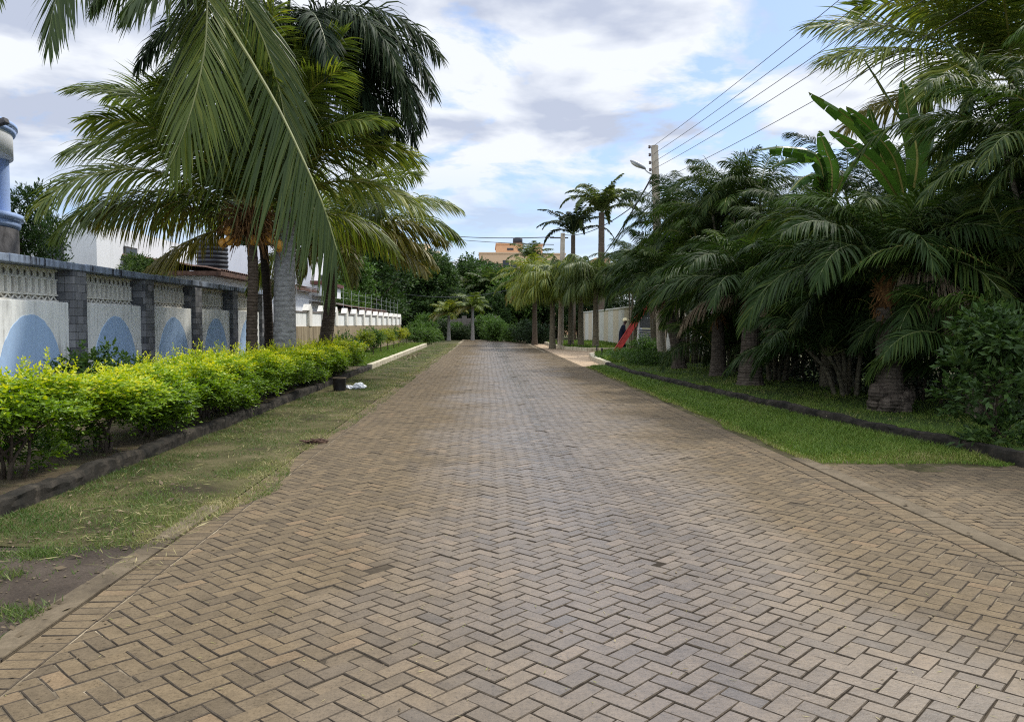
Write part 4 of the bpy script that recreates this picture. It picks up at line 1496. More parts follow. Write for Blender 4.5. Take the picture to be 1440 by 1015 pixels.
sl = thing('street_lamp', 'grey cobra head street lamp on a short arm of the concrete pole', 'lamp', (PB.x + lx * 0.88, 31.0, 7.42))
g = G(); tube(g, bez([(-0.12, 0, -0.05), (-0.3, 0, 0.05), (-0.42, 0, 0.17)], 8), 0.028, 7); g.build('arm', M['rod'], sl, True)
g = G(); ellipsoid(g, (0, 0, 0), (0.36, 0.15, 0.085), n=14, k=9); g.xf(Matrix.Translation((-0.68, 0, 0.33)) @ Matrix.Rotation(R(28), 4, 'Y')); g.build('housing', M['lamp_grey'], sl, True)
g = G(); ellipsoid(g, (-0.06, 0, -0.05), (0.24, 0.115, 0.06), n=12, k=7); g.xf(Matrix.Translation((-0.68, 0, 0.33)) @ Matrix.Rotation(R(28), 4, 'Y')); g.build('lens', M['lamp_lens'], sl, True)


def cable(label, a, b, sag, r=0.012):
    a, b = Vector(a), Vector(b)
    n = 24
    g = G()
    tube(g, [(a + (b - a) * (i / n)) - Vector((0, 0, 4 * sag * (i / n) * (1 - i / n))) for i in range(n + 1)], r, 5)
    return tag(g.build('power_cable', M['wire']), label, 'cable', 'overhead cables')


px_ = PB.x
names = ['uppermost cable rising from the lamp pole over the banana leaves', 'cable just below the uppermost one from the lamp pole', 'middle cable from the lamp pole to the upper right', 'fourth cable down from the top of the lamp pole', 'lowest cable from the lamp pole, passing in front of the banana plants']
for k, z in enumerate((8.45, 8.15, 7.85, 7.58, 7.05)):
    cable(names[k], (px_ + lx * z / PT.z - 0.05, 30.9, z), (8.1 + 0.05 * k, -9, z + 0.05 - 0.05 * k), 0.42 + 0.05 * k, 0.008)
P2 = dp(788, 470, 52.5); P2t = dp(791.5, 328, 52.5)
up2 = thing('utility_pole', 'thin distant utility pole standing among the royal palms', 'pole', (P2.x, 52.5, 0))
g = G(); tube(g, [(0, 0, -0.2), (P2t.x - P2.x, 0, P2t.z)], [0.2, 0.15], 10); g.build('shaft', M['pole'], up2)
g = G(); tube(g, [(-0.7, 0, P2t.z - 0.3), (0.5, 0, P2t.z - 0.3)], 0.05, 6); g.build('crossarm', M['wire'], up2)
cable('dark service cable dropping leftwards from the street lamp to the palms', (px_ + lx * 0.86 - 0.1, 31, 7.35), dp(838, 372, 60), 0.25, 0.035)
cable('thin cable from the lamp pole down to the trees on its left', (px_ + lx * 0.75, 31, 6.55), dp(858, 350, 50), 0.1, 0.02)
cable('cable from the lamp pole to the thin distant pole', (px_ + lx * 0.8, 31, 6.9), (P2t.x, 52.5, P2t.z - 0.1), 0.6, 0.022)
cable('upper thin cable across the pale sky over the end of the street', (P2t.x - 0.6, 52.5, P2t.z - 0.25), dp(540, 317, 95), 0.55, 0.03)
cable('lower thin cable across the pale sky over the end of the street', (P2t.x - 0.6, 52.5, P2t.z - 0.75), dp(540, 322, 95), 0.35, 0.022)
cable('pale slack cable hanging in front of the far dark trees', dp(560, 412, 70), dp(760, 395, 70), 0.8, 0.022)

# ------------------------------------------------------------------ small things on the ground
b0 = gp(477.5, 550)
bk = thing('bucket', 'black plastic bucket standing on the grass by the dark kerb', 'bucket', (b0.x, b0.y, 0.01))
bw = 18.5 / F * b0.y / 2
g = G(); lathe(g, [(0, 0.0), (bw * 0.88, 0.0), (bw * 0.92, 0.02), (bw * 0.97, 0.28), (bw, 0.285), (bw, 0.30), (bw * 0.93, 0.30), (bw * 0.9, 0.03), (0, 0.03)], n=28); g.build('body', M['black_plastic'], bk, True)
g = G(); lathe(g, [(bw * 1.04, 0.296), (bw * 1.04, 0.315), (bw * 0.96, 0.318), (bw * 0.95, 0.303)], n=28); g.build('rim', M['edging'], bk, True)
g0 = gp(500, 547)
rs = np.random.RandomState(8)
g = G()
bm = bmesh.new(); bmesh.ops.create_icosphere(bm, subdivisions=4, radius=1)
for v in bm.verts:
    c = v.co
    q = 1 + 0.22 * math.sin(c.x * 7 + 1) * math.sin(c.y * 6) + 0.18 * math.sin(c.z * 9 + c.x * 11) + 0.1 * math.sin(c.y * 17 + c.x * 5)
    v.co = Vector((c.x * 0.21 * q, c.y * 0.12 * q, max(-0.02, c.z * 0.085 * q + 0.04 * math.sin(c.x * 4.0))))
bm.verts.index_update()
g.add([v.co[:] for v in bm.verts], [tuple(v.index for v in f.verts) for f in bm.faces]); bm.free()
o = g.build('plastic_bag', M['bag'], None, False); o.location = (g0.x, g0.y, 0.04)
tag(o, 'crumpled white plastic bag lying right of the black bucket', 'bag')
s0 = gp(440, 624)
g = G()
for k in range(9):
    a = rs.uniform(-0.5, 0.5) + 0.55; l = rs.uniform(0.07, 0.15)
    c = np.array([rs.normal(0, 0.05), rs.normal(0, 0.03), 0.03 + 0.02 * rs.rand()])
    d = np.array([math.cos(a), math.sin(a), rs.normal(0, 0.25)]) * l
    tube(g, bez([c - d, c + rs.normal(0, 0.015, 3), c + d], 7), [0.004, 0.012, 0.016, 0.014, 0.010, 0.006, 0.003][:len(bez([c - d, c, c + d], 7))] if len(bez([c - d, c, c + d], 7)) == 7 else 0.01, 5)
o = g.build('palm_debris', M['stick']); o.location = (s0.x, s0.y, 0.0)
tag(o, 'brown scrap of dry palm husk on the grass edge of the road', 'debris')

# ------------------------------------------------------------------ golden hedge: individual bushes
def bush_meshes(seed, lifted, w=1.35, h=1.12):
    rs = np.random.RandomState(seed)
    lobes = []
    # flat layered sprays on spreading branches
    for i in range(21):
        a = i * 2.4 + rs.uniform(-0.5, 0.5); q = (i + rs.rand()) / 21
        zlo = 0.56 if lifted else 0.30
        z = zlo + q * (h - 0.14 - zlo)
        rad = math.sqrt(rs.uniform(0.05, 1)) * w * (0.40 if q < 0.8 else 0.34)
        r = rs.uniform(0.17, 0.29)
        lobes.append((rad * math.cos(a), rad * math.sin(a), z, r * 1.15, r * 1.15, r * 0.42))
    if lifted:
        lobes.append((0.34, -0.15, 0.24, 0.28, 0.30, 0.14))
        lobes.append((0.40, 0.10, 0.34, 0.22, 0.22, 0.10))
    g = G()
    n = 2100
    P, d = lobes_points(rs, lobes, n, 0.4)
    D = nrm(d * np.array([1, 1, 0.4]) + np.stack([P[:, 0], P[:, 1], 0 * P[:, 2]], 1) * 0.8 + Z3 * 0.28 + rs.normal(0, 0.28, (n, 3)))
    # shoot tips of the sunlit top are this plant's yellow new growth
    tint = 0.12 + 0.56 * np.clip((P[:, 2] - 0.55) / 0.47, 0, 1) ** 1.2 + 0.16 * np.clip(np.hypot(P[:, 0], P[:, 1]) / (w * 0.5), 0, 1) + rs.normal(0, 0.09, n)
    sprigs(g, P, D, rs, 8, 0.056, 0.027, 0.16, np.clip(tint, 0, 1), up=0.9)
    # upright wisps
    k = 9
    O = np.stack([rs.uniform(-w * 0.4, w * 0.4, k), rs.uniform(-w * 0.4, w * 0.4, k), rs.uniform(h - 0.16, h + 0.02, k)], 1)
    for j in range(3):
        sprigs(g, O + Z3 * 0.055 * j, Z3 + rs.normal(0, 0.3, (k, 3)), rs, 7, 0.04, 0.018, 0.14, np.full(k, 0.80))
    cm = g.mesh('foliage', M['duranta'])
    g = G()
    for i in range(6):
        a = rs.uniform(0, 6.28); r = rs.uniform(0.03, 0.10)
        lb = lobes[i]
        b = np.array([r * math.cos(a), r * math.sin(a), -0.08])
        pts = bez([b, b + np.array([rs.normal(0, 0.04), rs.normal(0, 0.04), 0.3]), np.array(lb[:3])], 9)
        tube(g, pts, np.linspace(0.026, 0.009, len(pts)), 6)
        for j in range(3):
            e = pts[-1 - j] + np.array([rs.normal(0, 0.15), rs.normal(0, 0.15), rs.uniform(0.08, 0.3)])
            tube(g, [pts[-1 - j], e], [0.009, 0.004], 4)
    return cm, g.mesh('stems', M['wood'], True)


BUSH = [bush_meshes(101, False), bush_meshes(102, True), bush_meshes(103, False), bush_meshes(104, True)]
HEDGE = [(-4.85, 6.35, 0, 0.92, 'yellow green hedge bush cut by the left edge of the photo, nearest the camera'),
         (-4.62, 7.85, 3, 0.98, 'yellow green hedge bush on a short dark stem, second from the near end'),
         (-4.50, 9.45, 1, 1.05, 'hedge bush on bare forked stems with leaves only above, beside a low leafy tuft'),
         (-4.50, 10.7, 2, 1.02, 'hedge bush hanging over the dark kerb just beyond the bare stemmed one')]
nth = ['fifth', 'sixth', 'seventh', 'eighth', 'ninth', 'tenth', 'eleventh', 'twelfth', 'thirteenth', 'fourteenth', 'fifteenth', 'sixteenth', 'seventeenth', 'eighteenth']
yb = 11.75
for k, w_ in enumerate(nth):
    HEDGE.append((-4.55 + random.uniform(-0.08, 0.08), yb, (k * 3 + 1) % 4 if k > 1 else 0, random.uniform(0.98, 1.1), '%s bright yellow green hedge bush counted from the camera end' % w_))
    yb += 1.02
HEDGE[-1] = HEDGE[-1][:4] + ('last hedge bush at the far end, beside the black bucket and lawn',)
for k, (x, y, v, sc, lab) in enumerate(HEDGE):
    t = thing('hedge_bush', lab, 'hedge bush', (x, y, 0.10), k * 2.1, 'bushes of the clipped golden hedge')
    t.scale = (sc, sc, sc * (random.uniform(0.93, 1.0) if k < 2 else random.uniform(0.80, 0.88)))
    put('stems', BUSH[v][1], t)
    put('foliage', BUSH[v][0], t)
# low extra shrubs
lowb = tree_meshes('low', 55, 0.8, 0.5, 0.05, 16, 520, 0.06, 0.03, 0.12, M['broad_lite'], 0.4, 0.02)
broad_tree('dark leafy weed shrub growing against the foot of the slate pillar', -6.9, 14.2, 'low', lowb, 1.7, 0.3, 0.1, 'shrub', None, 'shrub')

# standard shrubs on the lawn
std = {}
def std_meshes(seed, mat):
    rs = np.random.RandomState(seed)
    lobes = [(rs.normal(0, 0.16), rs.normal(0, 0.16), 0.95 + rs.normal(0, 0.12), 0.24, 0.24, 0.18) for _ in range(9)]
    g = G(); n = 380
    P, d = lobes_points(rs, lobes, n)
    sprigs(g, P, nrm(d + Z3 * 0.4), rs, 6, 0.085, 0.04, 0.16)
    a = g.mesh('crown', mat)
    g = G()
    tube(g, [(0, 0, -0.1), (0.02, 0.01, 0.4), (0, 0, 0.9)], [0.028, 0.024, 0.018], 6)
    for i in range(4):
        tube(g, [(0, 0, 0.55 + 0.05 * i), tuple(lobes[i][:3])], [0.014, 0.006], 4)
    return a, g.mesh('trunk', M['wood'])
SA, SB = std_meshes(1, M['yellow_shrub']), std_meshes(2, M['broad_lite'])
wd = ['nearest', 'second nearest', 'third', 'fourth', 'fifth', 'sixth', 'seventh', 'farthest']
for k in range(8):
    m_ = SA if k % 3 != 1 else SB
    t = thing('standard_shrub', '%s of the yellowish standard shrubs on thin stems along the lawn' % wd[k], 'shrub', (-5.25 - 0.06 * k, 34.5 + 3.3 * k, 0.12), k * 1.3, 'standard shrubs on the lawn')
    t.scale = (0.95, 0.95, 0.92)
    put('trunk', m_[1], t); put('crown', m_[0], t)
for k, (x, y, lab) in enumerate([(-6.1, 34, 'green shrub against the stained wall behind the hedge end'), (-6.2, 41, 'taller green shrub against the stained wall behind the standard shrubs'), (-5.5, 62.5, 'round light green shrub at the far corner of the white garden wall'), (-4.6, 63.8, 'small green shrub right of the garden wall corner by the road end')]):
    broad_tree(lab, x, y, 'low', lowb, (1.4, 1.4, 1.7) if k < 2 else (2.3, 2.3, 2.0), k, 0.1, 'shrub', None, 'shrub')

# ------------------------------------------------------------------ left palms
rs = np.random.RandomState(21)
# coconut palm with nuts
B = dp(357, 492, 19.2); CR = dp(352, 312, 19.0)
p1 = thing('coconut_palm', 'coconut palm bearing orange nuts over the slate pillared wall', 'palm', (B.x - 0.02, 19.2, 0.08))
top = Vector((CR.x - B.x + 0.02, -0.2, CR.z - 0.08))
g = trunk_geo([(-0.03, 0, -0.1), (-0.02, 0, 1.4), (0.06, -0.1, 2.7), top], 0.135, 0.115, 14, 0.09, 0.055, 0.08, 3)
g.build('trunk', M['coco_bark'], p1)
spec1 = [(180, 30, -52, 4.8), (176, 16, -20, 3.9, 'coco_yel'), (190, 58, -34, 4.7), (158, 68, -10, 4.8), (206, 40, -56, 4.8), (250, 68, 0, 4.0), (292, 70, 5, 4.0),
         (330, 60, -18, 4.4), (2, 40, -48, 4.4), (24, 64, -5, 4.4), (60, 70, 10, 4.4), (92, 84, 62, 4.0, 'coco_yel'), (122, 58, -15, 4.4), (36, 20, -45, 4.2),
         (164, -8, -44, 3.6, 'coco_yel'), (222, 60, -20, 4.2), (80, 40, -35, 4.2), (345, 64, -12, 4.3), (140, 36, -45, 4.4), (275, 76, 20, 3.6), (176, 74, -4, 4.8), (204, 72, -14, 4.8), (15, 78, 35, 4.9), (335, 76, 25, 4.8), (305, 80, 40, 4.8), (50, 82, 50, 4.8), (355, 56, -30, 4.6), (318, 66, 5, 4.6)]
palm_frond_set(p1, spec1, rs, top, 'coco', 1.5, 0.040, 112, 0.62, 55, 1.1, rr=0.030, S=4, a0=64, a1=26)
g = G()
for k in range(24):
    a = rs.uniform(0, 6.28); r = rs.uniform(0.26, 0.66)
    c = (top.x + r * math.cos(a), top.y + r * math.sin(a) * 0.8, top.z - rs.uniform(0.05, 0.42) - 0.25 * r)
    gg = G(); q = rs.uniform(0.10, 0.135)
    ellipsoid(gg, c, (q * 0.85, q * 0.85, q), n=12, k=8)
    o = gg.build('coconut', M['nut'], p1, True)
# fibrous sheath and old flower stalks
g = G()
for k in range(320):
    a = rs.uniform(0, 6.28); r = rs.uniform(0.08, 0.26)
    b = np.array([top.x + r * math.cos(a), top.y + r * math.sin(a), top.z + rs.uniform(-0.3, 0.3)])
    o2 = b + np.array([math.cos(a) * rs.uniform(0.1, 0.55), math.sin(a) * rs.uniform(0.1, 0.55), rs.uniform(-0.4, 0.12)])
    e = o2 + np.array([math.cos(a) * 0.1, math.sin(a) * 0.1, -rs.uniform(0.05, 0.35)])
    tube(g, [b, o2, e], [0.02, 0.013, 0.005], 4, 0, cap=False)
ellipsoid(g, (top.x, top.y, top.z - 0.02), (0.20, 0.20, 0.42))
g.build('fibre_sheath', M['fibre'], p1)

# tall leaning coconut palm whose crown is above the frame
B = dp(378, 490, 20.4)
cw = Vector((-5.55, 16.6, 9.1))
p2 = thing('coconut_palm', 'tall coconut palm on a thin dark trunk with one huge frond sweeping down', 'palm', (B.x, 20.4, 0.08))
top = cw - Vector((B.x, 20.4, 0.08))
g = trunk_geo([(0, 0, -0.1), (0.02, -0.1, 2.0), (0.02, -0.9, 4.8), (top.x * 0.5, -2.2, 7.2), top], 0.115, 0.09, 12, 0.06, 0.08, 0.06, 5)
g.build('trunk', M['dark_bark'], p2)
off = Vector((B.x, 20.4, 0.08))
big = [cw - off] + [dp(px, py, Y) - off for px, py, Y in ((302, 2, 16.2), (345, 72, 15.9), (392, 153, 15.6), (427, 226, 15.3), (456, 292, 15.1), (474, 352, 15.0))]
g = G(); frond(g, bez(big, 40), rs, 165, 2.55, 0.056, 0.36, 0.02, 78, 24, 0.0, 4, 0.0, 0.042, tipmin=0.42, sides=((-0.84, 0.2, -0.55), (0.22, 0.6, -0.78)), ragged=0.2)
g.build('frond', [M['coco_dark'], M['rachis_mid']], p2)['label'] = 'huge frond with a curtain of hanging leaflets'
hang = [cw - off] + [dp(px, py, Y) - off for px, py, Y in ((292, -20, 16.1), (288, 70, 15.5), (268, 160, 15.2), (240, 232, 15.1))]
g = G(); frond(g, bez(hang, 34), rs, 96, 1.9, 0.044, 0.7, 0.08, 62, 16, 0.0, 4, 0.0, 0.03, ragged=0.2, sides=((-0.9, 0.3, -0.3), (0.75, 0.4, -0.4))); g.build('frond', [M['coco'], M['rachis_mid']], p2)
hang = [cw - off] + [dp(px, py, Y) - off for px, py, Y in ((325, -30, 16.3), (372, 60, 16.4), (398, 150, 16.5), (408, 235, 16.5))]
g = G(); frond(g, bez(hang, 34), rs, 90, 1.7, 0.044, 0.7, 0.08, 62, 16, 0.0, 4, 0.0, 0.03, ragged=0.2, sides=((-0.7, 0.4, -0.4), (0.9, 0.3, -0.3))); g.build('frond', [M['coco_dark'], M['rachis_mid']], p2)
hang = [cw - off] + [dp(px, py, Y) - off for px, py, Y in ((180, -110, 16.0), (105, -60, 15.6), (76, 10, 15.4), (68, 62, 15.3))]
g = G(); frond(g, bez(hang, 30), rs, 80, 1.5, 0.042, 0.5, 0.1, 48, 12, 0.0, 3, 0.0, 0.03, sides=((-0.9, 0.3, -0.1), (0.9, 0.2, -0.1))); g.build('frond', [M['coco_dark'], M['rachis_dark']], p2)
hang = [cw - off] + [dp(px, py, Y) - off for px, py, Y in ((225, -100, 16.2), (175, -50, 16.0), (138, -6, 15.9))]
g = G(); frond(g, bez(hang, 30), rs, 90, 1.6, 0.042, 0.9, 0.1, 66, 12, 0.1, 3, 0.1, 0.03); g.build('frond', [M['coco_dark'], M['rachis_dark']], p2)
hang = [cw - off] + [dp(px, py, Y) - off for px, py, Y in ((270, -50, 16.0), (215, -25, 15.4), (180, 10, 15.0))]
g = G(); frond(g, bez(hang, 30), rs, 64, 1.5, 0.05, 1.3, 0.1, 60, 14, 0.1, 3, 0.1, 0.03); g.build('frond', [M['coco_dark'], M['rachis_dark']], p2)
hang = [cw - off] + [dp(px, py, Y) - off for px, py, Y in ((200, -150, 17.0), (60, -150, 17), (-8, -70, 17), (-6, -8, 17))]
g = G(); frond(g, bez(hang, 30), rs, 80, 1.5, 0.042, 0.4, 0.1, 60, 14, 0.0, 3, 0.0, 0.03, sides=((-0.9, 0.3, -0.1), (0.9, 0.2, -0.2))); g.build('frond', [M['coco_dark'], M['rachis_dark']], p2)
palm_frond_set(p2, [(60, 50, -30, 4.6), (100, 60, 0, 4.4), (20, 66, -10, 4.5), (0, 62, 5, 4.4), (140, 55, -20, 4.6), (320, 70, 20, 4.3), (80, 80, 45, 4.0)], rs, top, 'coco_dark', 1.4, 0.042, 90, 0.5, 60, 0.8, a0=64, a1=26)

# royal palm: smooth grey column and dark hanging plumes
B = dp(401, 490, 19.6); CR = dp(404, 62, 19.8)
p3 = thing('royal_palm', 'royal palm with a smooth pale grey column trunk and dark hanging plumes', 'palm', (B.x, 19.6, 0.08))
top = Vector((CR.x - B.x, 0.15, CR.z - 0.08))
g = trunk_geo([(0, 0, -0.1), (0.0, 0, 2.0), (top.x * 0.5, 0.1, 5.0), top - Vector((0, 0, 1.3))], 0.285, 0.20, 22, 0.012, 0.10, 0.03, 6)
g.build('trunk', M['royal_bark'], p3, True)
g = trunk_geo([top - Vector((0, 0, 1.32)), top - Vector((0, 0, 0.6)), top + Vector((0, 0, 0.1))], 0.21, 0.10, 16, 0, 0.12, 0, 7)
g.build('crownshaft', M['areca_lite'], p3, True)
g = trunk_geo([top, top + Vector((0.05, 0.03, 0.9)), top + Vector((0.16, 0.05, 1.7))], 0.07, 0.012, 8, 0, 0.12, 0, 8)
g.build('spear', M['royal'], p3, True)
spec3 = [(0, 40, -86, 4.6), (14, 34, -88, 4.5), (348, 38, -86, 4.5), (30, 56, -74, 4.3), (332, 54, -78, 4.3), (60, 46, -80, 4.2), (300, 46, -82, 4.0), (90, 54, -74, 4.2), (270, 52, -78, 3.7),
         (120, 44, -80, 4.2), (150, 54, -74, 4.3), (180, 42, -84, 4.4), (205, 54, -74, 4.2), (235, 40, -84, 4.0), (6, 16, -88, 4.2), (172, 16, -88, 3.9), (45, 16, -88, 4.0), (5, 68, -60, 4.5), (355, 55, -78, 4.7), (340, 12, -88, 3.7), (20, 4, -88, 3.8)]
palm_frond_set(p3, spec3, rs, top, 'royal', 1.2, 0.040, 160, 1.2, power=0.72, plume=0.6, vee=0.1, rr=0.03, a0=68, a1=24, t0=0.08, rmat='rachis_dark')

# coconut palm by the end of the hedge
B = dp(455, 492, 24.5); CR = dp(468, 338, 24.8)
p4 = thing('coconut_palm', 'coconut palm with a swollen ringed base at the hedge end, yellow fronds to the right', 'palm', (B.x, 24.5, 0.1))
top = Vector((CR.x - B.x, 0.3, CR.z - 0.1))
g = trunk_geo([(0, 0, -0.1), (0.05, 0, 0.8), (0.18, 0.1, 2.0), top], 0.20, 0.14, 14, 0.08, 0.07, 0.10, 9, 0.9)
g.build('trunk', M['coco_bark'], p4)
spec4 = [(2, 34, -46, 4.2), (350, 26, -42, 3.8, 'coco_yel'), (338, 16, -55, 3.7, 'coco_yel'), (18, 46, -25, 4.5), (40, 60, 0, 4.3), (70, 66, 10, 4.2), (110, 60, -5, 4.2), (150, 52, -30, 4.2), (185, 44, -40, 4.2),
         (215, 40, -50, 4.0), (245, 34, -60, 3.8), (275, 40, -60, 3.6), (305, 46, -50, 3.8), (325, 62, -10, 4.0), (20, 78, 40, 4.0), (200, 74, 30, 4.0), (262, 4, -78, 3.0, 'coco_yel'), (225, -10, -80, 2.9, 'coco_yel'), (295, 0, -80, 2.8, 'coco_yel'), (180, 0, -76, 3.2), (10, 8, -55, 3.2, 'coco_yel')]
palm_frond_set(p4, spec4, rs, top, 'coco', 1.45, 0.044, 100, 0.62, 55, 1.1, rr=0.030, S=4, a0=64, a1=26)

# ------------------------------------------------------------------ right: ringed palms, areca clumps, bananas, coconut
def ringed_palm(label, x, y, h, seed, lean, r, nf, L, burl=False, dead=3):
    rs = np.random.RandomState(seed)
    t = thing('ringed_palm', label, 'palm', (x, y, 0.12), 0, 'ringed palms along the right kerb')
    top = Vector((lean[0], lean[1], h))
    g = trunk_geo([(0, 0, -0.1), (lean[0] * 0.25, lean[1] * 0.25, h * 0.4), top], r, r * 0.72, 16, 0.07, 0.06, r * 0.35, seed, 0.35)
    if burl:
        for k in range(26):
            a = rs.uniform(0, 6.28)
            ellipsoid(g, (r * 1.15 * math.cos(a), r * 1.15 * math.sin(a), rs.uniform(0.0, 0.42)), (rs.uniform(0.08, 0.15),) * 3, n=7, k=5)
    g.build('trunk', M['areca_bark'], t)
    g = G()
    for k in range(60):
        a = rs.uniform(0, 6.28)
        b = top + Vector((0.1 * math.cos(a), 0.1 * math.sin(a), rs.uniform(-0.1, 0.5)))
        e = b + Vector((math.cos(a) * rs.uniform(0.08, 0.2), math.sin(a) * rs.uniform(0.08, 0.2), rs.uniform(-0.4, 0.3)))
        tube(g, [b, e], [0.03, 0.008], 4, 0, cap=False)
    ellipsoid(g, tuple(top + Vector((0, 0, 0.2))), (r * 0.62, r * 0.62, 0.5))
    g.build('leaf_base', M['fibre'], t)
    sp = auto_specs(rs, nf + 6, L * 0.95, -82, 88, 28)
    sp = [s + (('areca_lite',) if i < nf // 4 else ('areca',)) for i, s in enumerate(sp)]
    for k in range(dead):
        sp.append((rs.uniform(150, 330), rs.uniform(0, 25), -82, L * 0.75, 'dead', 2.2))
    palm_frond_set(t, sp, rs, top + Vector((0, 0, 0.45)), 'areca', 1.35, 0.030, 76, 1.0, 40, 0.35, 1.25, rr=0.020, vee=0.35, a0=62, a1=24, rmat='rachis_dark')
    return t


ringed_palm('thick ringed palm trunk with a round burl at its foot, nearest of the right row', 6.82, 13.2, 1.75, 61, (-0.03, 0.1), 0.235, 20, 2.9, True, 3)
ringed_palm('stout ringed palm second along the right kerb, trunk dark at the foot', 6.35, 18.9, 1.65, 62, (0.0, 0.0), 0.27, 19, 2.8, False, 2)
ringed_palm('slimmer ringed palm just behind the stout one on the right', 6.55, 22.2, 1.6, 63, (0.0, 0.1), 0.22, 18, 2.7, False, 1)
ringed_palm('leaning dark palm trunk in front of the cream wall and gate', 6.35, 25.9, 2.2, 64, (-0.45, 0.2), 0.22, 18, 2.7, False, 1)


def areca_clump(label, x, y, seed, nst, hmin, hmax, spread, L, nf=6, mat='areca', cat='palm', ll=0.62):
    rs = np.random.RandomState(seed)
    t = thing('areca_clump', label, cat, (x, y, 0.1), 0, 'areca palm clumps on the right')
    gc = [G(), G()]
    for i in range(nst):
        a = rs.uniform(0, 6.28); r = spread * math.sqrt(rs.rand())
        b = Vector((0.35 * r * math.cos(a), 0.35 * r * math.sin(a), -0.1))
        h = rs.uniform(hmin, hmax)
        tp = Vector((r * math.cos(a) * 1.15, r * math.sin(a) * 1.15, h))
        pts = bez([b, (b + tp) / 2 + Vector((-0.1 * math.cos(a), -0.1 * math.sin(a), 0.1)), tp], 10)
        g = G(); tube(g, pts, np.linspace(0.055, 0.035, len(pts)), 8)
        g.build('cane', M['cane'], t, True)
        for s in auto_specs(rs, nf, L * rs.uniform(0.85, 1.1), -80, 86, 22):
            gg = G()
            frond(gg, arc_path(s[3], s[1], s[2], s[0] + 57 * i, rs), rs, 78, ll, 0.024, 1.15, 0.14, 66, 24, 0.3, 3, 0.15, 0.018, roll=rs.uniform(-50, 50))
            gc[0 if rs.rand() < 0.8 else 1].join(gg, Matrix.Translation(tp))
    o = gc[0].build('crown', [M[mat], M['rachis_dark']], t)
    if gc[1].n:
        gc[1].build('crown', [M['areca_lite'], M['rachis']], t)['label'] = 'lighter young fronds'
    return t


areca_clump('areca clump filling the right edge, its fronds arching over the broadleaf shrub', 8.75, 11.6, 71, 13, 1.6, 5.3, 1.3, 2.5, 8)
areca_clump('areca clump behind the burled palm, under the banana leaves', 8.7, 15.2, 72, 10, 1.5, 3.3, 1.4, 2.4, 8)
areca_clump('areca clump with thin slanting canes left of the banana plants', 8.6, 18.6, 73, 11, 1.5, 3.5, 1.4, 2.4, 8)
areca_clump('tall areca clump rising behind the stout second palm', 8.5, 22.0, 74, 11, 2.0, 4.7, 1.4, 2.4, 8)
areca_clump('tall areca clump right of the concrete lamp pole', 8.3, 25.8, 75, 15, 2.4, 5.8, 1.3, 2.4, 8)
areca_clump('areca clump around the foot of the concrete lamp pole', 7.7, 29.8, 76, 16, 2.2, 5.6, 1.4, 2.3, 8)
areca_clump('areca clump whose drooping fronds hang above the worker', 8.3, 38.6, 77, 10, 2.9, 4.6, 1.3, 2.4, 8)
areca_clump('areca clump left of the worker with fronds reaching towards the road', 8.0, 44.0, 78, 7, 3.0, 4.4, 1.0, 2.6, 8)
areca_clump('low areca clump between the burled palm and the stout second palm', 7.55, 16.2, 82, 8, 0.5, 2.3, 0.9, 2.0, 7)
areca_clump('low areca clump between the stout and the slimmer ringed palms', 7.45, 20.4, 83, 8, 0.6, 2.6, 0.9, 2.0, 7)
areca_clump('low areca clump just right of the leaning dark palm', 7.35, 24.2, 84, 8, 0.6, 2.8, 0.9, 2.0, 7)
areca_clump('low areca clump right of the burled palm, left of the broadleaf shrub', 7.75, 12.2, 85, 8, 0.5, 2.2, 0.8, 1.9, 7)
areca_clump('areca clump deep in shade behind the others near the right edge', 10.6, 13.2, 79, 9, 2.6, 5.0, 1.4, 2.5, 7)
areca_clump('areca clump in the back row below the coconut fronds', 10.6, 20.0, 80, 9, 2.8, 5.2, 1.5, 2.5, 7)


def ivy_hedge(label, x0, x1, y0, y1, h, n, seed, ll, mat='ivy', z=0.1):
    rs = np.random.RandomState(seed)
    t = thing('ivy_hedge', label, 'hedge', ((x0 + x1) / 2, (y0 + y1) / 2, z))
    hx, hy = (x1 - x0) / 2, (y1 - y0) / 2
    k = max(8, int((y1 - y0) * 5))
    lobes = [(rs.uniform(-hx, hx) * 0.6, rs.uniform(-hy, hy), rs.uniform(0.1, 0.85) * h, hx * 0.75, rs.uniform(0.3, 0.6), h * 0.26) for _ in range(k)]
    g = G()
    P, d = lobes_points(rs, lobes, n, 0.6)
    P[:, 2] = np.abs(P[:, 2])
    sprigs(g, P, nrm(d + Z3 * 0.2), rs, 6, ll, ll * 0.62, ll * 3.0)
    g.build('foliage', M[mat], t)
    g = G()
    for i in range(int((y1 - y0) * 1.6)):
        y = -hy + 2 * hy * (i + 0.5) / int((y1 - y0) * 1.6)
        tube(g, [(0, y, -0.1), (rs.normal(0, 0.1), y + rs.normal(0, 0.1), h * 0.75)], [0.03, 0.012], 5)
    if h > 1:
        g.build('stems', M['wood'], t)
    return t


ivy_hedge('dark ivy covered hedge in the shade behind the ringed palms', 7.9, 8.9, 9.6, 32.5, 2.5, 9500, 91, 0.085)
ivy_hedge('low clipped green hedge strip in front of the cream wall and worker', 5.0, 6.6, 27.6, 34.6, 0.40, 2600, 92, 0.06, 'broad_lite')
ivy_hedge('dense leafy screen closing the back of the palm row', 11.6, 13.2, 9.5, 32, 4.2, 5200, 93, 0.16, 'broad_dark')

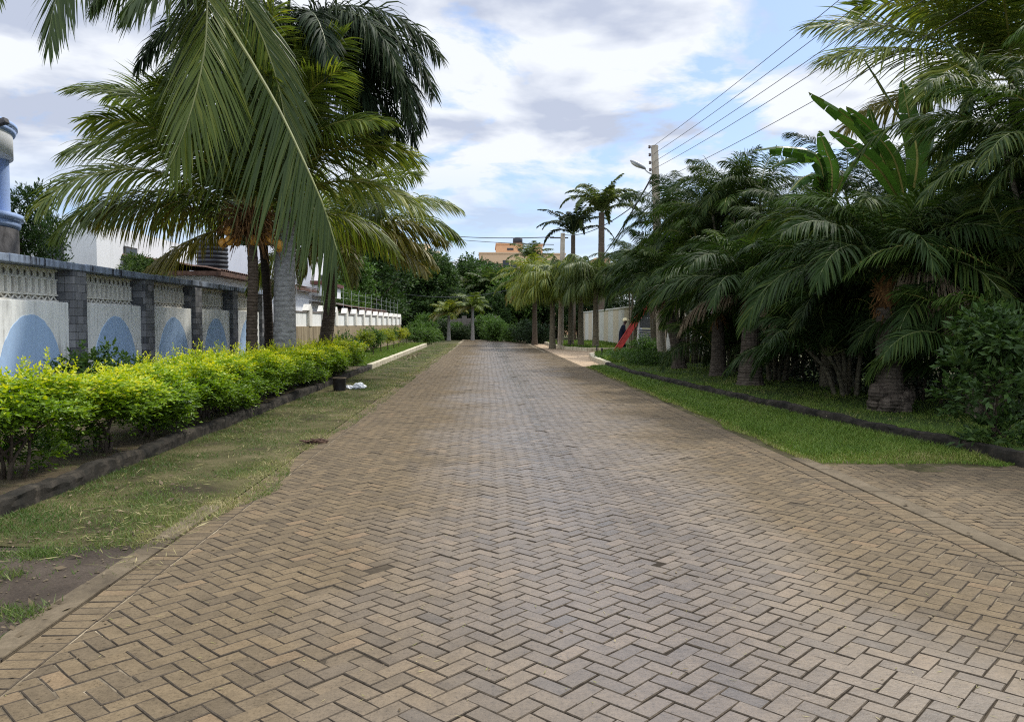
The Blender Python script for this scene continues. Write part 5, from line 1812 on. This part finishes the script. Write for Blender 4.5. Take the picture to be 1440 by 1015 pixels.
# broadleaf shrub at the right edge
shm = tree_meshes('edge_shrub', 12, 0.95, 1.2, 0.12, 26, 560, 0.105, 0.045, 0.17, M['broad'], 0.36, 0.03)
broad_tree('leafy dark green shrub with glossy oval leaves at the end of the right kerb', 6.22, 9.45, 'edge_shrub', shm, 1.12, 0.4, 0.1, 'shrub', None, 'shrub')
rs = np.random.RandomState(55)
c0 = gp(1372, 583, 0.13)
t = thing('palm_seedling', 'small yellow green palm seedling in the grass left of the edge shrub', 'palm', (c0.x, c0.y, 0.13))
for s in [(188, 42, -20, 0.85), (170, 60, 0, 0.7), (120, 65, 10, 0.7), (215, 50, -10, 0.75), (60, 62, 0, 0.7)]:
    g = G(); frond(g, arc_path(s[3], s[1], s[2], s[0], rs), rs, 18, 0.32, 0.022, 0.4, 0.2, 60, 22, 0.3, 3, 0, 0.008); g.build('frond', [M['areca_lite'], M['rachis']], t)


def banana_leaf(g, path, w, rs, tear=0.25, droop=0.35, m=0):
    """Paddle blade either side of a midrib, split here and there by tears."""
    P = path; n = len(P)
    T = nrm(np.gradient(P, axis=0))
    head = P[-1] - P[0]; head[2] = 0
    S0 = nrm(np.cross(nrm(head + np.array([1e-3, 0, 0])), Z3))
    U = nrm(np.cross(S0, T))
    t = np.linspace(0, 1, n)
    prof = np.clip(np.sin(np.clip((t - 0.13) / 0.87, 0, 1) ** 0.62 * math.pi), 0, 1) ** 0.55 * w
    for side in (-1, 1):
        i = 2
        while i < n - 1:
            j = min(n - 1, i + rs.randint(2, 7)) if rs.rand() < 0.75 else min(n - 1, i + rs.randint(6, 14))
            dr = droop * rs.uniform(0.3, 1.6) if rs.rand() < tear + 0.4 else droop * 0.6
            V = []
            for k in range(i, j + 1):
                sh = 1.0
                gap = 0.0
                if k == j and j < n - 1:
                    gap = -0.3
                for q in range(4):
                    f = q / 3
                    off = S0 * side * f * math.cos(dr * f) + U[k] * (0.22 * f - math.sin(dr) * f * f) + T[k] * 0.32 * f
                    V.append(P[k] + off * prof[k] * sh + T[k] * gap * f * 0.06 - Z3 * dr * 0.25 * f * f * prof[k])
            m_ = j - i + 1
            Fc = [(a * 4 + b, a * 4 + b + 1, (a + 1) * 4 + b + 1, (a + 1) * 4 + b) for a in range(m_ - 1) for b in range(3)]
            g.add(V, Fc, m)
            i = j
    tube(g, P, np.linspace(0.030, 0.008, n), 6, 1, cap=False)


def banana(label, x, y, h, leaves, seed, stems=((0, 0),)):
    rs = np.random.RandomState(seed)
    t = thing('banana_plant', label, 'banana plant', (x, y, 0.1), 0, 'banana plants among the palms')
    for sx_, sy_ in stems:
        g = trunk_geo([(sx_, sy_, -0.1), (sx_ * 0.8, sy_ * 0.8, h * 0.6), (sx_ * 0.5, sy_ * 0.5, h)], 0.16, 0.09, 12, 0.02, 0.2, 0.03, seed); g.build('trunk', M['cane'], t, True)
    for lf in leaves:
        (a, b, w) = lf[:3]
        A = Vector(a) - Vector((x, y, 0.1)); Bv = Vector(b) - Vector((x, y, 0.1))
        b0 = Vector((0, 0, h - 0.2))
        up_ = lf[3] if len(lf) > 3 else 0.12
        mid = (A + Bv) / 2 + Vector((0, 0, up_ * (Bv - A).length))
        path = bez([b0, A, mid, Bv], 30)
        g = G(); banana_leaf(g, path, w, rs, 0.4, lf[4] if len(lf) > 4 else 0.35)
        g.build('leaf', [M['banana'], M['rachis']], t)
    return t


cB = dp(1278, 290, 16.6)
banana('banana plant with broad upright torn leaves against the sky', cB.x, 16.6, cB.z - 0.1,
       [(dp(1228, 200, 16.4), dp(1137, 130, 16.2), 0.23, 0.06, 0.7), (dp(1258, 225, 16.3), dp(1190, 150, 16.0), 0.25, 0.05), (dp(1238, 240, 15.9), dp(1166, 184, 15.5), 0.23, 0.04, 0.2), (dp(1288, 215, 16.8), dp(1211, 76, 17.0), 0.27, 0.03),
        (dp(1290, 225, 16.2), dp(1268, 112, 16.0), 0.23, 0.02, 0.3), (dp(1338, 195, 16.6), dp(1384, 60, 16.8), 0.27, 0.03, 1.1), (dp(1300, 200, 17.0), dp(1300, 110, 17.4), 0.23, 0.02, 0.8), (dp(1240, 225, 17.0), dp(1222, 150, 17.4), 0.23, 0.03, 0.5)], 5)
cB = dp(1168, 285, 18.4)
banana('banana plant holding one long horizontal leaf left of the upright ones', cB.x, 18.4, cB.z - 0.1,
       [(dp(1150, 222, 18.3), dp(1058, 212, 18.0), 0.23, 0.10, 0.9), (dp(1160, 225, 18.6), dp(1085, 235, 18.8), 0.22, 0.16, 1.0), (dp(1170, 240, 18.2), dp(1152, 184, 18.0), 0.22, 0.03, 0.6), (dp(1185, 250, 18.0), dp(1225, 200, 17.8), 0.22, 0.05, 0.5), (dp(1150, 250, 18.0), dp(1110, 270, 17.5), 0.20, 0.15, 0.8)], 6)

# coconut palm at the upper right
CR = dp(1425, 112, 17.5)
p6 = thing('coconut_palm', 'coconut palm behind the banana leaves reaching over the upper right corner', 'palm', (CR.x + 0.5, 18.0, 0.1))
rs = np.random.RandomState(77)
top = Vector((-0.5, -0.5, CR.z - 0.1))
g = trunk_geo([(0, 0, -0.1), (0.1, 0, 3), top], 0.16, 0.11, 12, 0.08, 0.08, 0.08, 11); g.build('trunk', M['coco_bark'], p6)
palm_frond_set(p6, [(178, 52, 8, 4.3), (186, 20, -22, 4.6), (168, 36, -8, 4.6), (205, 60, 0, 4.4), (228, 46, -30, 4.3), (255, 58, -10, 4.2), (280, 40, -40, 4.2), (310, 60, -20, 4.2), (340, 45, -30, 4.2), (20, 60, -10, 4.2), (60, 55, -20, 4.2), (100, 65, 0, 4.2),
                    (140, 60, 0, 4.3), (160, 70, 20, 4.2), (215, 10, -50, 4.0), (190, 75, 35, 4.0), (240, 74, 30, 4.0), (172, 2, -40, 3.8, 'coco_yel'), (262, 10, -60, 3.8)], rs, top, 'coco', 1.65, 0.042, 104, 0.42, 55, 0.6, a0=72, a1=26)

# ------------------------------------------------------------------ palms farther down the street
rs = np.random.RandomState(88)
def far_palm(name, label, px, pyc, Y, L, kind, matname, nf, trunkmat, r0, base=None, old=-75, group=None, grav=1.0, ll=0.9, lw=0.06, plume=0.0, extra=(), n=44, low=8):
    c = dp(px, pyc, Y)
    b = base or (c.x, Y)
    t = thing(name, label, 'palm', (b[0], b[1], 0.05), 0, group)
    top = Vector((c.x - b[0], Y - b[1], c.z))
    g = trunk_geo([(0, 0, -0.1), top * 0.5 + Vector((0, 0, -0.05)), top], r0, r0 * 0.75, 12, 0.03, 0.15, r0 * 0.3, 3); g.build('trunk', M[trunkmat], t)
    g = crown_geo(rs, auto_specs(rs, nf, L, old, 82, low), n=n, ll=ll, lw=lw, grav=grav, plume=plume, S=3, rr=0.04)
    o = g.build('crown', [M[matname], M['rachis_dark' if matname != 'coco_yel' else 'rachis']], t); o.location = top
    if extra:
        g = crown_geo(rs, list(extra), n=44, ll=ll, lw=lw, grav=grav * 1.1, S=3, rr=0.04)
        o = g.build('crown', [M['coco_yel'], M['rachis']], t); o.location = top; o['label'] = 'yellowing lower fronds'
    return t


far_palm('royal_palm', 'tall royal palm standing clear against the white cloud', 846, 300, 70, 4.9, 'royal', 'coco_dark', 15, 'coco_bark', 0.34, None, -95, 'royal palms down the street', 0.9, 0.75, 0.09, 0.3, (), 100, 42)
far_palm('royal_palm', 'slightly lower royal palm left of the tall one', 806, 332, 74, 4.6, 'royal', 'royal', 15, 'coco_bark', 0.26, None, -75, 'royal palms down the street', 0.9, 0.55, 0.085, 0.3, (), 90, 45)
far_palm('coconut_palm', 'coconut palm with yellow skirt fronds at the right of the road end', 752, 398, 60, 3.7, 'coco', 'coco', 22, 'coco_bark', 0.2, None, -70, None, 0.9, 1.0, 0.07, 0, [(185, -10, -75, 2.8), (215, 0, -78, 2.9), (250, -5, -78, 2.7), (280, 0, -75, 2.7), (150, 5, -70, 2.8), (320, 0, -78, 2.6)])
for k, (px, Y, h, lab) in enumerate([(777, 50.5, 424, 'feathery palm on a ringed trunk, left one of the group beside the thin pole'), (803, 51.5, 418, 'feathery palm with a tan trunk, middle of the group beside the thin pole'), (817, 50.0, 422, 'feathery palm nearest the cream wall corner beside the thin pole'), (838, 47.5, 416, 'feathery palm in front of the cream wall left of the worker')]):
    far_palm('feather_palm', lab, px, h - 16, Y, 3.0, 'a', 'coco' if k % 2 == 0 else 'coco_dark', 26, 'cane', 0.19, None, -88, 'feathery palms beside the thin pole', 2.8, 1.6, 0.045, 0.5, (), 64, 30)
for k, (px, Y, lab) in enumerate([(631, 77, 'small palm with a white painted trunk, left one before the end wall'), (664.5, 76, 'small palm with a white painted trunk, right one before the end wall')]):
    far_palm('small_palm', lab, px, 441 if k == 0 else 432, Y, 2.3, 'c', 'coco', 12, 'white_trunk', 0.17, None, -55, 'white trunked palms at the road end', 0.8, 0.7, 0.08, 0, [(180, 5, -50, 2.0), (210, 0, -55, 1.9)])
far_palm('coconut_palm', 'dark palm crown rising among the trees at the road end', 688, 402, 92, 3.6, 'c', 'coco_dark', 14, 'coco_bark', 0.2, None, -60, None, 0.9, 1.0, 0.09)
far_palm('coconut_palm', 'palm crown showing below the orange block on its left', 660, 410, 95, 3.6, 'c', 'coco_dark', 14, 'coco_bark', 0.2, None, -60, None, 0.9, 1.0, 0.09)
far_palm('coconut_palm', 'palm tip standing in front of the orange block', 747, 362, 100, 3.2, 'c', 'coco_dark', 12, 'coco_bark', 0.2, None, -50, None, 0.8, 1.0, 0.09)

# ------------------------------------------------------------------ broadleaf trees
TA = tree_meshes('far_a', 201, 7.0, 6.5, 1.4, 46, 3000, 0.30, 0.16, 0.7, M['broad'], 0.30)
TB = tree_meshes('far_b', 202, 7.5, 7.0, 1.0, 42, 3000, 0.30, 0.15, 0.7, M['broad_dark'], 0.32)
TC = tree_meshes('far_c', 203, 6.0, 5.0, 1.2, 40, 2600, 0.28, 0.15, 0.6, M['broad_lite'], 0.30)
TN = tree_meshes('near_l', 204, 4.0, 3.4, 2.6, 36, 2600, 0.16, 0.075, 0.42, M['broad'], 0.28)
gname = 'trees closing the end of the street'
FT = [(560, 92, 'B', 1.3, 'dark tree right of the garden wall corner'), (588, 96, 'A', 1.2, 'dark round tree under the pale beige block'), (612, 90, 'A', 1.05, 'mid green tree left of the end wall'), (640, 102, 'B', 1.08, 'dark tree behind the left white trunked palm'),
      (668, 98, 'A', 1.12, 'tree behind the right white trunked palm'), (700, 94, 'C', 1.2, 'green tree right of the end wall, below the orange block'), (726, 90, 'C', 1.0, 'lighter green tree left of the yellow skirted coconut palm'), (752, 96, 'B', 1.05, 'dark tree behind the yellow skirted coconut palm'),
      (782, 92, 'B', 1.0, 'dark tree behind the feathery palms'), (815, 88, 'A', 0.95, 'mid green tree behind the feathery palms beside the cream wall'), (850, 84, 'B', 0.9, 'dark tree above the cream wall left of the lamp pole'), (628, 87, 'B', 0.62, 'small dark tree just behind the end wall on its left'), (660, 88, 'B', 0.6, 'small dark tree just behind the end wall, between the white trunks'), (692, 87, 'A', 0.6, 'small tree just behind the end wall on its right'), (655, 118, 'B', 1.25, 'tallest dark tree in the back row at the road end'), (610, 116, 'B', 1.22, 'back row dark tree below the whitish building'), (720, 114, 'B', 1.15, 'back row dark tree below the orange block')]
TM = {'A': TA, 'B': TB, 'C': TC}
for k, (px, Y, v, sc, lab) in enumerate(FT):
    c = dp(px, 470, Y)
    broad_tree(lab, c.x, Y, v, TM[v], sc, k * 1.7, 0, group=gname)
LT = [(446, 47, 'A', 0.72, 'mid green tree right behind the swollen based coconut palm'), (474, 52, 'C', 0.82, 'bright green tree over the low white wall'), (503, 58, 'C', 0.95, 'bright green tree behind the small brown roofed house'), (528, 68, 'A', 1.2, 'green tree between the small house and the far dark trees'), (548, 76, 'C', 0.85, 'light green tree at the far end of the white wall'), (470, 70, 'A', 1.3, 'dark tall tree behind the bright ones over the white wall'), (430, 58, 'B', 0.95, 'dark tree beside the white house block')]
for k, (px, Y, v, sc, lab) in enumerate(LT):
    c = dp(px, 470, Y)
    broad_tree(lab, c.x - 1.5, Y, v, TM[v], sc, k * 2.3 + 1, 0, group='trees behind the garden wall')
c = dp(62, 300, 21.5)
broad_tree('dense dark green tree between the round tower and the white house', c.x - 0.55, 21.5, 'n', TN, (0.46, 0.46, 0.80), 0.5, 0)
c = dp(196, 345, 23.5)
broad_tree('small leafy tree in front of the white house, half hidden by the palm fronds', c.x, 23.5, 'n', TN, (0.5, 0.5, 0.55), 2.2, 0)
# shrubs at the road end
ysh = tree_meshes('yshrub', 56, 2.2, 1.5, 0.1, 24, 900, 0.16, 0.08, 0.3, M['yellow_shrub'], 0.4, 0.05)
gsh = tree_meshes('gshrub', 57, 2.2, 1.3, 0.1, 24, 900, 0.16, 0.08, 0.3, M['broad_lite'], 0.4, 0.05)
dsh = tree_meshes('dshrub', 58, 2.2, 1.3, 0.1, 24, 900, 0.15, 0.08, 0.3, M['broad_dark'], 0.4, 0.05)
for k, (px, Y, ms, sc, lab) in enumerate([(703, 73, gsh, 1.15, 'rounded light green shrub right of the end wall, nearest the road'), (688, 77, gsh, 0.9, 'green shrub between the right white trunk and the rounded light shrub'), (722, 70, gsh, 0.9, 'low green shrub at the right corner of the road end'), (741, 67, dsh, 1.1, 'dark shrub under the yellow skirted palm'), (757, 64, dsh, 1.0, 'dark shrub left of the feathery palm trunks'), (602, 70, gsh, 1.0, 'light green shrub at the left corner of the road end'), (620, 80, dsh, 1.1, 'dark shrub left of the end wall'), (648, 80, dsh, 0.8, 'dark low shrub between the two white trunks'), (634, 82.5, gsh, 1.0, 'green shrub against the end wall behind the left white trunk'), (671, 82.3, dsh, 1.05, 'dark shrub against the end wall behind the right white trunk'), (607, 82, gsh, 1.5, 'tall green shrub left of the end wall, nearest the garden wall'), (692, 82, gsh, 1.4, 'tall green shrub at the right end of the end wall')]):
    c = dp(px, 470, Y)
    broad_tree(lab, c.x, Y, 's', ms, sc, k * 1.1, 0, 'shrub', 'shrubs at the road end', 'shrub')
# planted islands by the sandy pavement
for k, (x, y, sc, lab) in enumerate([(6.6, 33.5, 1.0, 'leafy bright shrub just right of the worker'), (7.3, 36.0, 0.8, 'small leafy shrub behind the worker by the cream wall')]):
    broad_tree(lab, x, y, 'low', lowb, sc * 1.5, k, 0.1, 'shrub', None, 'shrub')


def cover_sample_b(rs, n):
    y = rs.uniform(30.2, 41.8, n); x = rs.uniform(4.8, 9.0, n)
    ok = x > np.interp(y, [29.6, 35, 39, 41.5, 42.5], [4.85, 4.95, 5.4, 6.4, 9.0])
    return x[ok], y[ok], np.full(ok.sum(), 1.0)


def cover_sample_a(rs, n):
    y = rs.uniform(46.2, 64, n); x = rs.uniform(4.8, 9.0, n)
    ok = x > np.interp(y, [46, 46.5, 49, 56, 65], [9, 6.2, 5.2, 4.85, 4.95])
    return x[ok], y[ok], np.full(ok.sum(), 1.0)


for nm, fn, sd, lab in (('ground_cover', cover_sample_b, 41, 'leafy green ground cover round the worker inside the pale kerb'), ('ground_cover', cover_sample_a, 42, 'green ground cover under the feathery palms inside the pale kerb')):
    grass(nm, 15000, fn, 0.17, 0.016, M['grass_lush'], sd, lab, zf=lambda x, y: 0.12, tintf=lambda x, y, rs, k: 0.35 + 0.3 * vnoise(x, y, 1.1, 27) + rs.normal(0, 0.15, k), lean=0.8)
for k, (x, y, lab) in enumerate([(4.98, 34.0, 'short black stake on the near planted island, near its kerb'), (5.35, 38.2, 'short black stake at the tip of the near planted island'), (4.95, 55.0, 'short black stake on the far island left of the feathery trunks'), (5.3, 49.8, 'short black stake on the far island in front of the feathery trunks')]):
    t = thing('stake', lab, 'stake', (x, y, 0.1), 0, 'black stakes on the planted islands')
    g = G(); tube(g, [(0, 0, -0.1), (0, 0, 0.42)], [0.035, 0.035], 8); g.build('post', M['black_plastic'], t)
    g = G(); lathe(g, [(0.05, 0.42), (0.05, 0.45), (0, 0.47)], n=10); g.build('cap', M['black_plastic'], t)

# ------------------------------------------------------------------ worker steadying a red board
Wp = gp(874, 499, 0.12)
W0 = Wp.copy(); W0.z = 0.12
wk = thing('person', 'person in dark overalls and a cream cap steadying a tilted red board', 'person', tuple(W0))


def skinned(name, joints, edges, mat, parent, sub=2):
    me = bpy.data.meshes.new(name)
    names = list(joints)
    me.from_pydata([joints[n][0] for n in names], [(names.index(a), names.index(b)) for a, b in edges], [])
    me.materials.append(mat)
    o = bpy.data.objects.new(name, me); C.objects.link(o)
    o.parent = parent
    md = o.modifiers.new('skin', 'SKIN'); md.use_smooth_shade = True
    for i, n in enumerate(names):
        r = joints[n][1]
        me.skin_vertices[0].data[i].radius = r if isinstance(r, tuple) else (r, r)
    me.skin_vertices[0].data[0].use_root = True
    ss = o.modifiers.new('smooth', 'SUBSURF'); ss.levels = sub; ss.render_levels = sub
    return o


J = {'pelvis': ((-0.02, 0, 0.88), (0.15, 0.13)), 'belly': ((0.0, 0, 1.04), (0.14, 0.12)), 'chest': ((0.05, 0, 1.24), (0.17, 0.13)), 'neckb': ((0.10, 0, 1.40), 0.075), 'neck': ((0.13, 0, 1.46), 0.055), 'head0': ((0.16, 0, 1.54), (0.085, 0.09)), 'head1': ((0.17, 0, 1.63), (0.085, 0.09)),
     'hipl': ((-0.03, -0.10, 0.84), 0.10), 'kneel': ((-0.12, -0.13, 0.46), 0.068), 'anklel': ((-0.28, -0.15, 0.09), 0.048), 'toel': ((-0.14, -0.16, 0.04), 0.042),
     'hipr': ((0.0, 0.10, 0.84), 0.10), 'kneer': ((0.14, 0.14, 0.47), 0.068), 'ankler': ((0.20, 0.15, 0.09), 0.048), 'toer': ((0.34, 0.16, 0.04), 0.042),
     'shl': ((0.06, -0.17, 1.34), 0.072), 'ell': ((0.10, -0.24, 1.07), 0.05), 'wrl': ((0.33, -0.20, 1.06), 0.032), 'pml': ((0.40, -0.19, 1.08), 0.034),
     'shr': ((0.08, 0.17, 1.34), 0.072), 'elr': ((0.20, 0.24, 1.10), 0.05), 'wrr': ((0.42, 0.18, 1.16), 0.032), 'pmr': ((0.49, 0.16, 1.19), 0.034)}
E = [('pelvis', 'belly'), ('belly', 'chest'), ('chest', 'neckb'), ('neckb', 'neck'), ('neck', 'head0'), ('head0', 'head1'), ('pelvis', 'hipl'), ('hipl', 'kneel'), ('kneel', 'anklel'), ('anklel', 'toel'), ('pelvis', 'hipr'), ('hipr', 'kneer'), ('kneer', 'ankler'), ('ankler', 'toer'),
     ('chest', 'shl'), ('shl', 'ell'), ('ell', 'wrl'), ('wrl', 'pml'), ('chest', 'shr'), ('shr', 'elr'), ('elr', 'wrr'), ('wrr', 'pmr')]
for s, p in (('l', Vector((0.40, -0.19, 1.08))), ('r', Vector((0.49, 0.16, 1.19)))):
    sg = -1 if s == 'l' else 1
    for k in range(4):
        a = p + Vector((0.035, -sg * 0.01, 0.028 - 0.019 * k)); b = a + Vector((0.03, -sg * 0.028, 0.0)); c = b + Vector((0.008, -sg * (0.026 - 0.003 * k), -0.004))
        for nm, q in (('a', a), ('b', b), ('c', c)):
            J['f%s%d%s' % (s, k, nm)] = (tuple(q), 0.0095)
        E += [('pm' + s, 'f%s%da' % (s, k)), ('f%s%da' % (s, k), 'f%s%db' % (s, k)), ('f%s%db' % (s, k), 'f%s%dc' % (s, k))]
    a = p + Vector((0.0, -sg * 0.03, 0.02)); b = a + Vector((0.03, -sg * 0.02, 0.012))
    J['t%sa' % s] = (tuple(a), 0.012); J['t%sb' % s] = (tuple(b), 0.010)
    E += [('pm' + s, 't%sa' % s), ('t%sa' % s, 't%sb' % s)]
skinned('body', J, E, M['skin'], wk)
JC = {n: (J[n][0], tuple(r + 0.022 for r in J[n][1]) if isinstance(J[n][1], tuple) else J[n][1] + 0.022) for n in ('pelvis', 'belly', 'chest', 'neckb', 'hipl', 'kneel', 'anklel', 'hipr', 'kneer', 'ankler', 'shl', 'ell', 'wrl', 'shr', 'elr', 'wrr')}
JC['neckb'] = (J['neckb'][0], 0.082)
for n in ('anklel', 'ankler'):
    JC[n] = (J[n][0], 0.085)
for n in ('kneel', 'kneer'):
    JC[n] = (J[n][0], 0.10)
skinned('overalls', JC, [e for e in E if e[0] in JC and e[1] in JC], M['navy'], wk)
g = G(); lathe(g, [(0.118, 0.0), (0.122, 0.04), (0.105, 0.10), (0.06, 0.135), (0, 0.145)], n=20); lathe(g, [(0.118, 0.0), (0.105, 0.0)], n=20)
gg = G(); ellipsoid(gg, (0.12, 0, 0.01), (0.09, 0.085, 0.012)); g.join(gg)
o = g.build('cap', M['cap'], wk, True); o.location = (0.165, 0, 1.615); o.rotation_euler = (0, R(-6), 0)
g = G(); ellipsoid(g, (0, 0, 0), (0.025, 0.018, 0.02), n=8, k=6); o = g.build('nose', M['skin'], wk, True); o.location = (0.258, 0, 1.575)
for s in (-1, 1):
    g = G(); ellipsoid(g, (0, 0, 0), (0.02, 0.012, 0.032), n=8, k=6); o = g.build('ear', M['skin'], wk, True); o.location = (0.155, s * 0.098, 1.58)
    g = G(); ellipsoid(g, (0, 0, 0), (0.010, 0.014, 0.009), n=8, k=6); o = g.build('eye', M['house_white'], wk, True); o.location = (0.242, s * 0.034, 1.60)
for a in ('toel', 'toer'):
    x, y, z = J[a][0]
    g = G(); box(g, x - 0.22, x + 0.09, y - 0.06, y + 0.06, -0.005, 0.11, bev=0.035); g.build('boot', M['boot'], wk, True)

# the board leans across in front of the worker, its top in the fronds
a = gp(861, 503, 0.1); a = Vector((a.x, W0.y - 0.05, 0.10))
L = 3.9; ang = math.radians(57)
bd = thing('red_board', 'long red painted board tilted up into the palm fronds by the worker', 'board', (W0.x - 0.42, W0.y - 0.32, 0.13))
g = G()
box(g, -0.11, 0.11, -0.015, 0.015, 0, L, bev=0.004)
g.xf(Matrix.Rotation(math.pi / 2 - ang, 4, 'Y'))
g.build('plank', M['red'], bd)
for s in (-1, 1):
    g = G(); box(g, s * 0.125 - 0.014, s * 0.125 + 0.014, -0.045, 0.045, -0.01, L + 0.01, bev=0.005)
    g.xf(Matrix.Rotation(math.pi / 2 - ang, 4, 'Y')); g.build('side_rail', M['red'], bd)

# ------------------------------------------------------------------ sun, sky, render
SUN_EL, SUN_AZ = 52.0, 50.0          # azimuth from straight ahead towards the right
sd = bpy.data.lights.new('sun', 'SUN')
sd.energy = 2.3; sd.angle = R(4); sd.color = (1.0, 0.95, 0.87)
so = bpy.data.objects.new('sun', sd); C.objects.link(so)
v = Vector((math.cos(R(SUN_EL)) * math.sin(R(SUN_AZ)), math.cos(R(SUN_EL)) * math.cos(R(SUN_AZ)), math.sin(R(SUN_EL))))
so.rotation_euler = v.to_track_quat('Z', 'Y').to_euler()
so.location = (0, 0, 30)

w = bpy.data.worlds.new('World'); bpy.context.scene.world = w
w.use_nodes = True
nt = w.node_tree; nt.nodes.clear()
def N(t, **k):
    n = nt.nodes.new(t)
    for a, b in k.items():
        if a.startswith('i_'):
            n.inputs[a[2:]].default_value = b
        else:
            setattr(n, a, b)
    return n
def Lk(a, b): nt.links.new(a, b)
def mth(op, a, b=None, clamp=False):
    n = N('ShaderNodeMath', operation=op, use_clamp=clamp)
    for i, q in enumerate((a, b)):
        if q is None: continue
        if isinstance(q, (int, float)): n.inputs[i].default_value = q
        else: Lk(q, n.inputs[i])
    return n.outputs[0]
def rmp(f, st):
    n = N('ShaderNodeValToRGB'); e = n.color_ramp.elements
    while len(e) < len(st): e.new(0.5)
    for el, (p, c) in zip(e, st):
        el.position = p; el.color = (c, c, c, 1) if not isinstance(c, tuple) else (*c, 1)
    Lk(f, n.inputs[0]); return n.outputs[0]
def mixc(f, a, b):
    n = N('ShaderNodeMix', data_type='RGBA')
    for key, q in ((0, f), (6, a), (7, b)):
        if isinstance(q, (int, float)): n.inputs[key].default_value = q
        elif isinstance(q, tuple): n.inputs[key].default_value = (*q, 1)
        else: Lk(q, n.inputs[key])
    return n.outputs[2]
sky = N('ShaderNodeTexSky', sky_type='NISHITA'); sky.sun_disc = False
sky.sun_elevation = R(SUN_EL); sky.sun_rotation = R(SUN_AZ); sky.air_density = 1.0; sky.dust_density = 1.2; sky.ozone_density = 1.2
tc = N('ShaderNodeTexCoord')
sep = N('ShaderNodeSeparateXYZ'); Lk(tc.outputs['Generated'], sep.inputs[0])
zz = mth('ADD', mth('MAXIMUM', sep.outputs[2], 0.0), 0.16)
cmb = N('ShaderNodeCombineXYZ'); Lk(mth('DIVIDE', sep.outputs[0], zz), cmb.inputs[0]); Lk(mth('DIVIDE', sep.outputs[1], zz), cmb.inputs[1])
mp = N('ShaderNodeMapping'); Lk(cmb.outputs[0], mp.inputs[0]); mp.inputs['Location'].default_value = (3.1, 1.7, 0); mp.inputs['Scale'].default_value = (1.0, 1.0, 1)
n1 = N('ShaderNodeTexNoise', i_Scale=1.7, i_Detail=10, i_Roughness=0.58, i_Distortion=0.35); Lk(mp.outputs[0], n1.inputs['Vector'])
n2 = N('ShaderNodeTexNoise', i_Scale=2.1, i_Detail=7, i_Roughness=0.5, i_Distortion=0.2); Lk(mp.outputs[0], n2.inputs['Vector'])
# more cloud to the left and high up, a clear band low ahead
bias = mth('ADD', mth('MULTIPLY', sep.outputs[0], -0.10), mth('MULTIPLY', sep.outputs[2], 0.30))
cov = mth('ADD', n1.outputs['Fac'], bias)
lowcut = rmp(sep.outputs[2], [(0.09, 0.0), (0.20, 1.0)])
mask = rmp(cov, [(0.475, 0.0), (0.555, 1.0)])
mask = mth('MULTIPLY', mask, mth('ADD', mth('MULTIPLY', lowcut, 0.75), 0.25), True)
ccol = mixc(rmp(n2.outputs['Fac'], [(0.42, 0.0), (0.54, 1.0)]), (2.75, 3.0, 3.65), (4.7, 4.85, 5.1))
veil = mixc(0.5, sky.outputs[0], (1.45, 2.25, 4.1))
cmix = mixc(mth('MULTIPLY', mask, 0.94), veil, ccol)
# brightness added to the unseen sky overhead and behind the camera, as fill light
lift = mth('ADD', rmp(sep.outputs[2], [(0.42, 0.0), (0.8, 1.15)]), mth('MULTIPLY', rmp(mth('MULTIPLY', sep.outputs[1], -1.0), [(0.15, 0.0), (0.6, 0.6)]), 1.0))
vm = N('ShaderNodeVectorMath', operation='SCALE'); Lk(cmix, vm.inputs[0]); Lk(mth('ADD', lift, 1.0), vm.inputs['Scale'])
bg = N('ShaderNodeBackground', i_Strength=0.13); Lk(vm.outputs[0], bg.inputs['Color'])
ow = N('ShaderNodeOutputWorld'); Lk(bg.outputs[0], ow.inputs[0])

sc = bpy.context.scene
sc.view_settings.view_transform = 'Standard'
sc.view_settings.look = 'None'
sc.view_settings.exposure = 0.68
sc.view_settings.gamma = 1.0
sc.render.engine = 'CYCLES'
sc.cycles.max_bounces = 6
sc.cycles.transparent_max_bounces = 8
sc.cycles.use_denoising = False
sc.cycles.use_adaptive_sampling = False
sc.cycles.filter_width = 1.15
sc.cycles.sample_clamp_indirect = 6.0
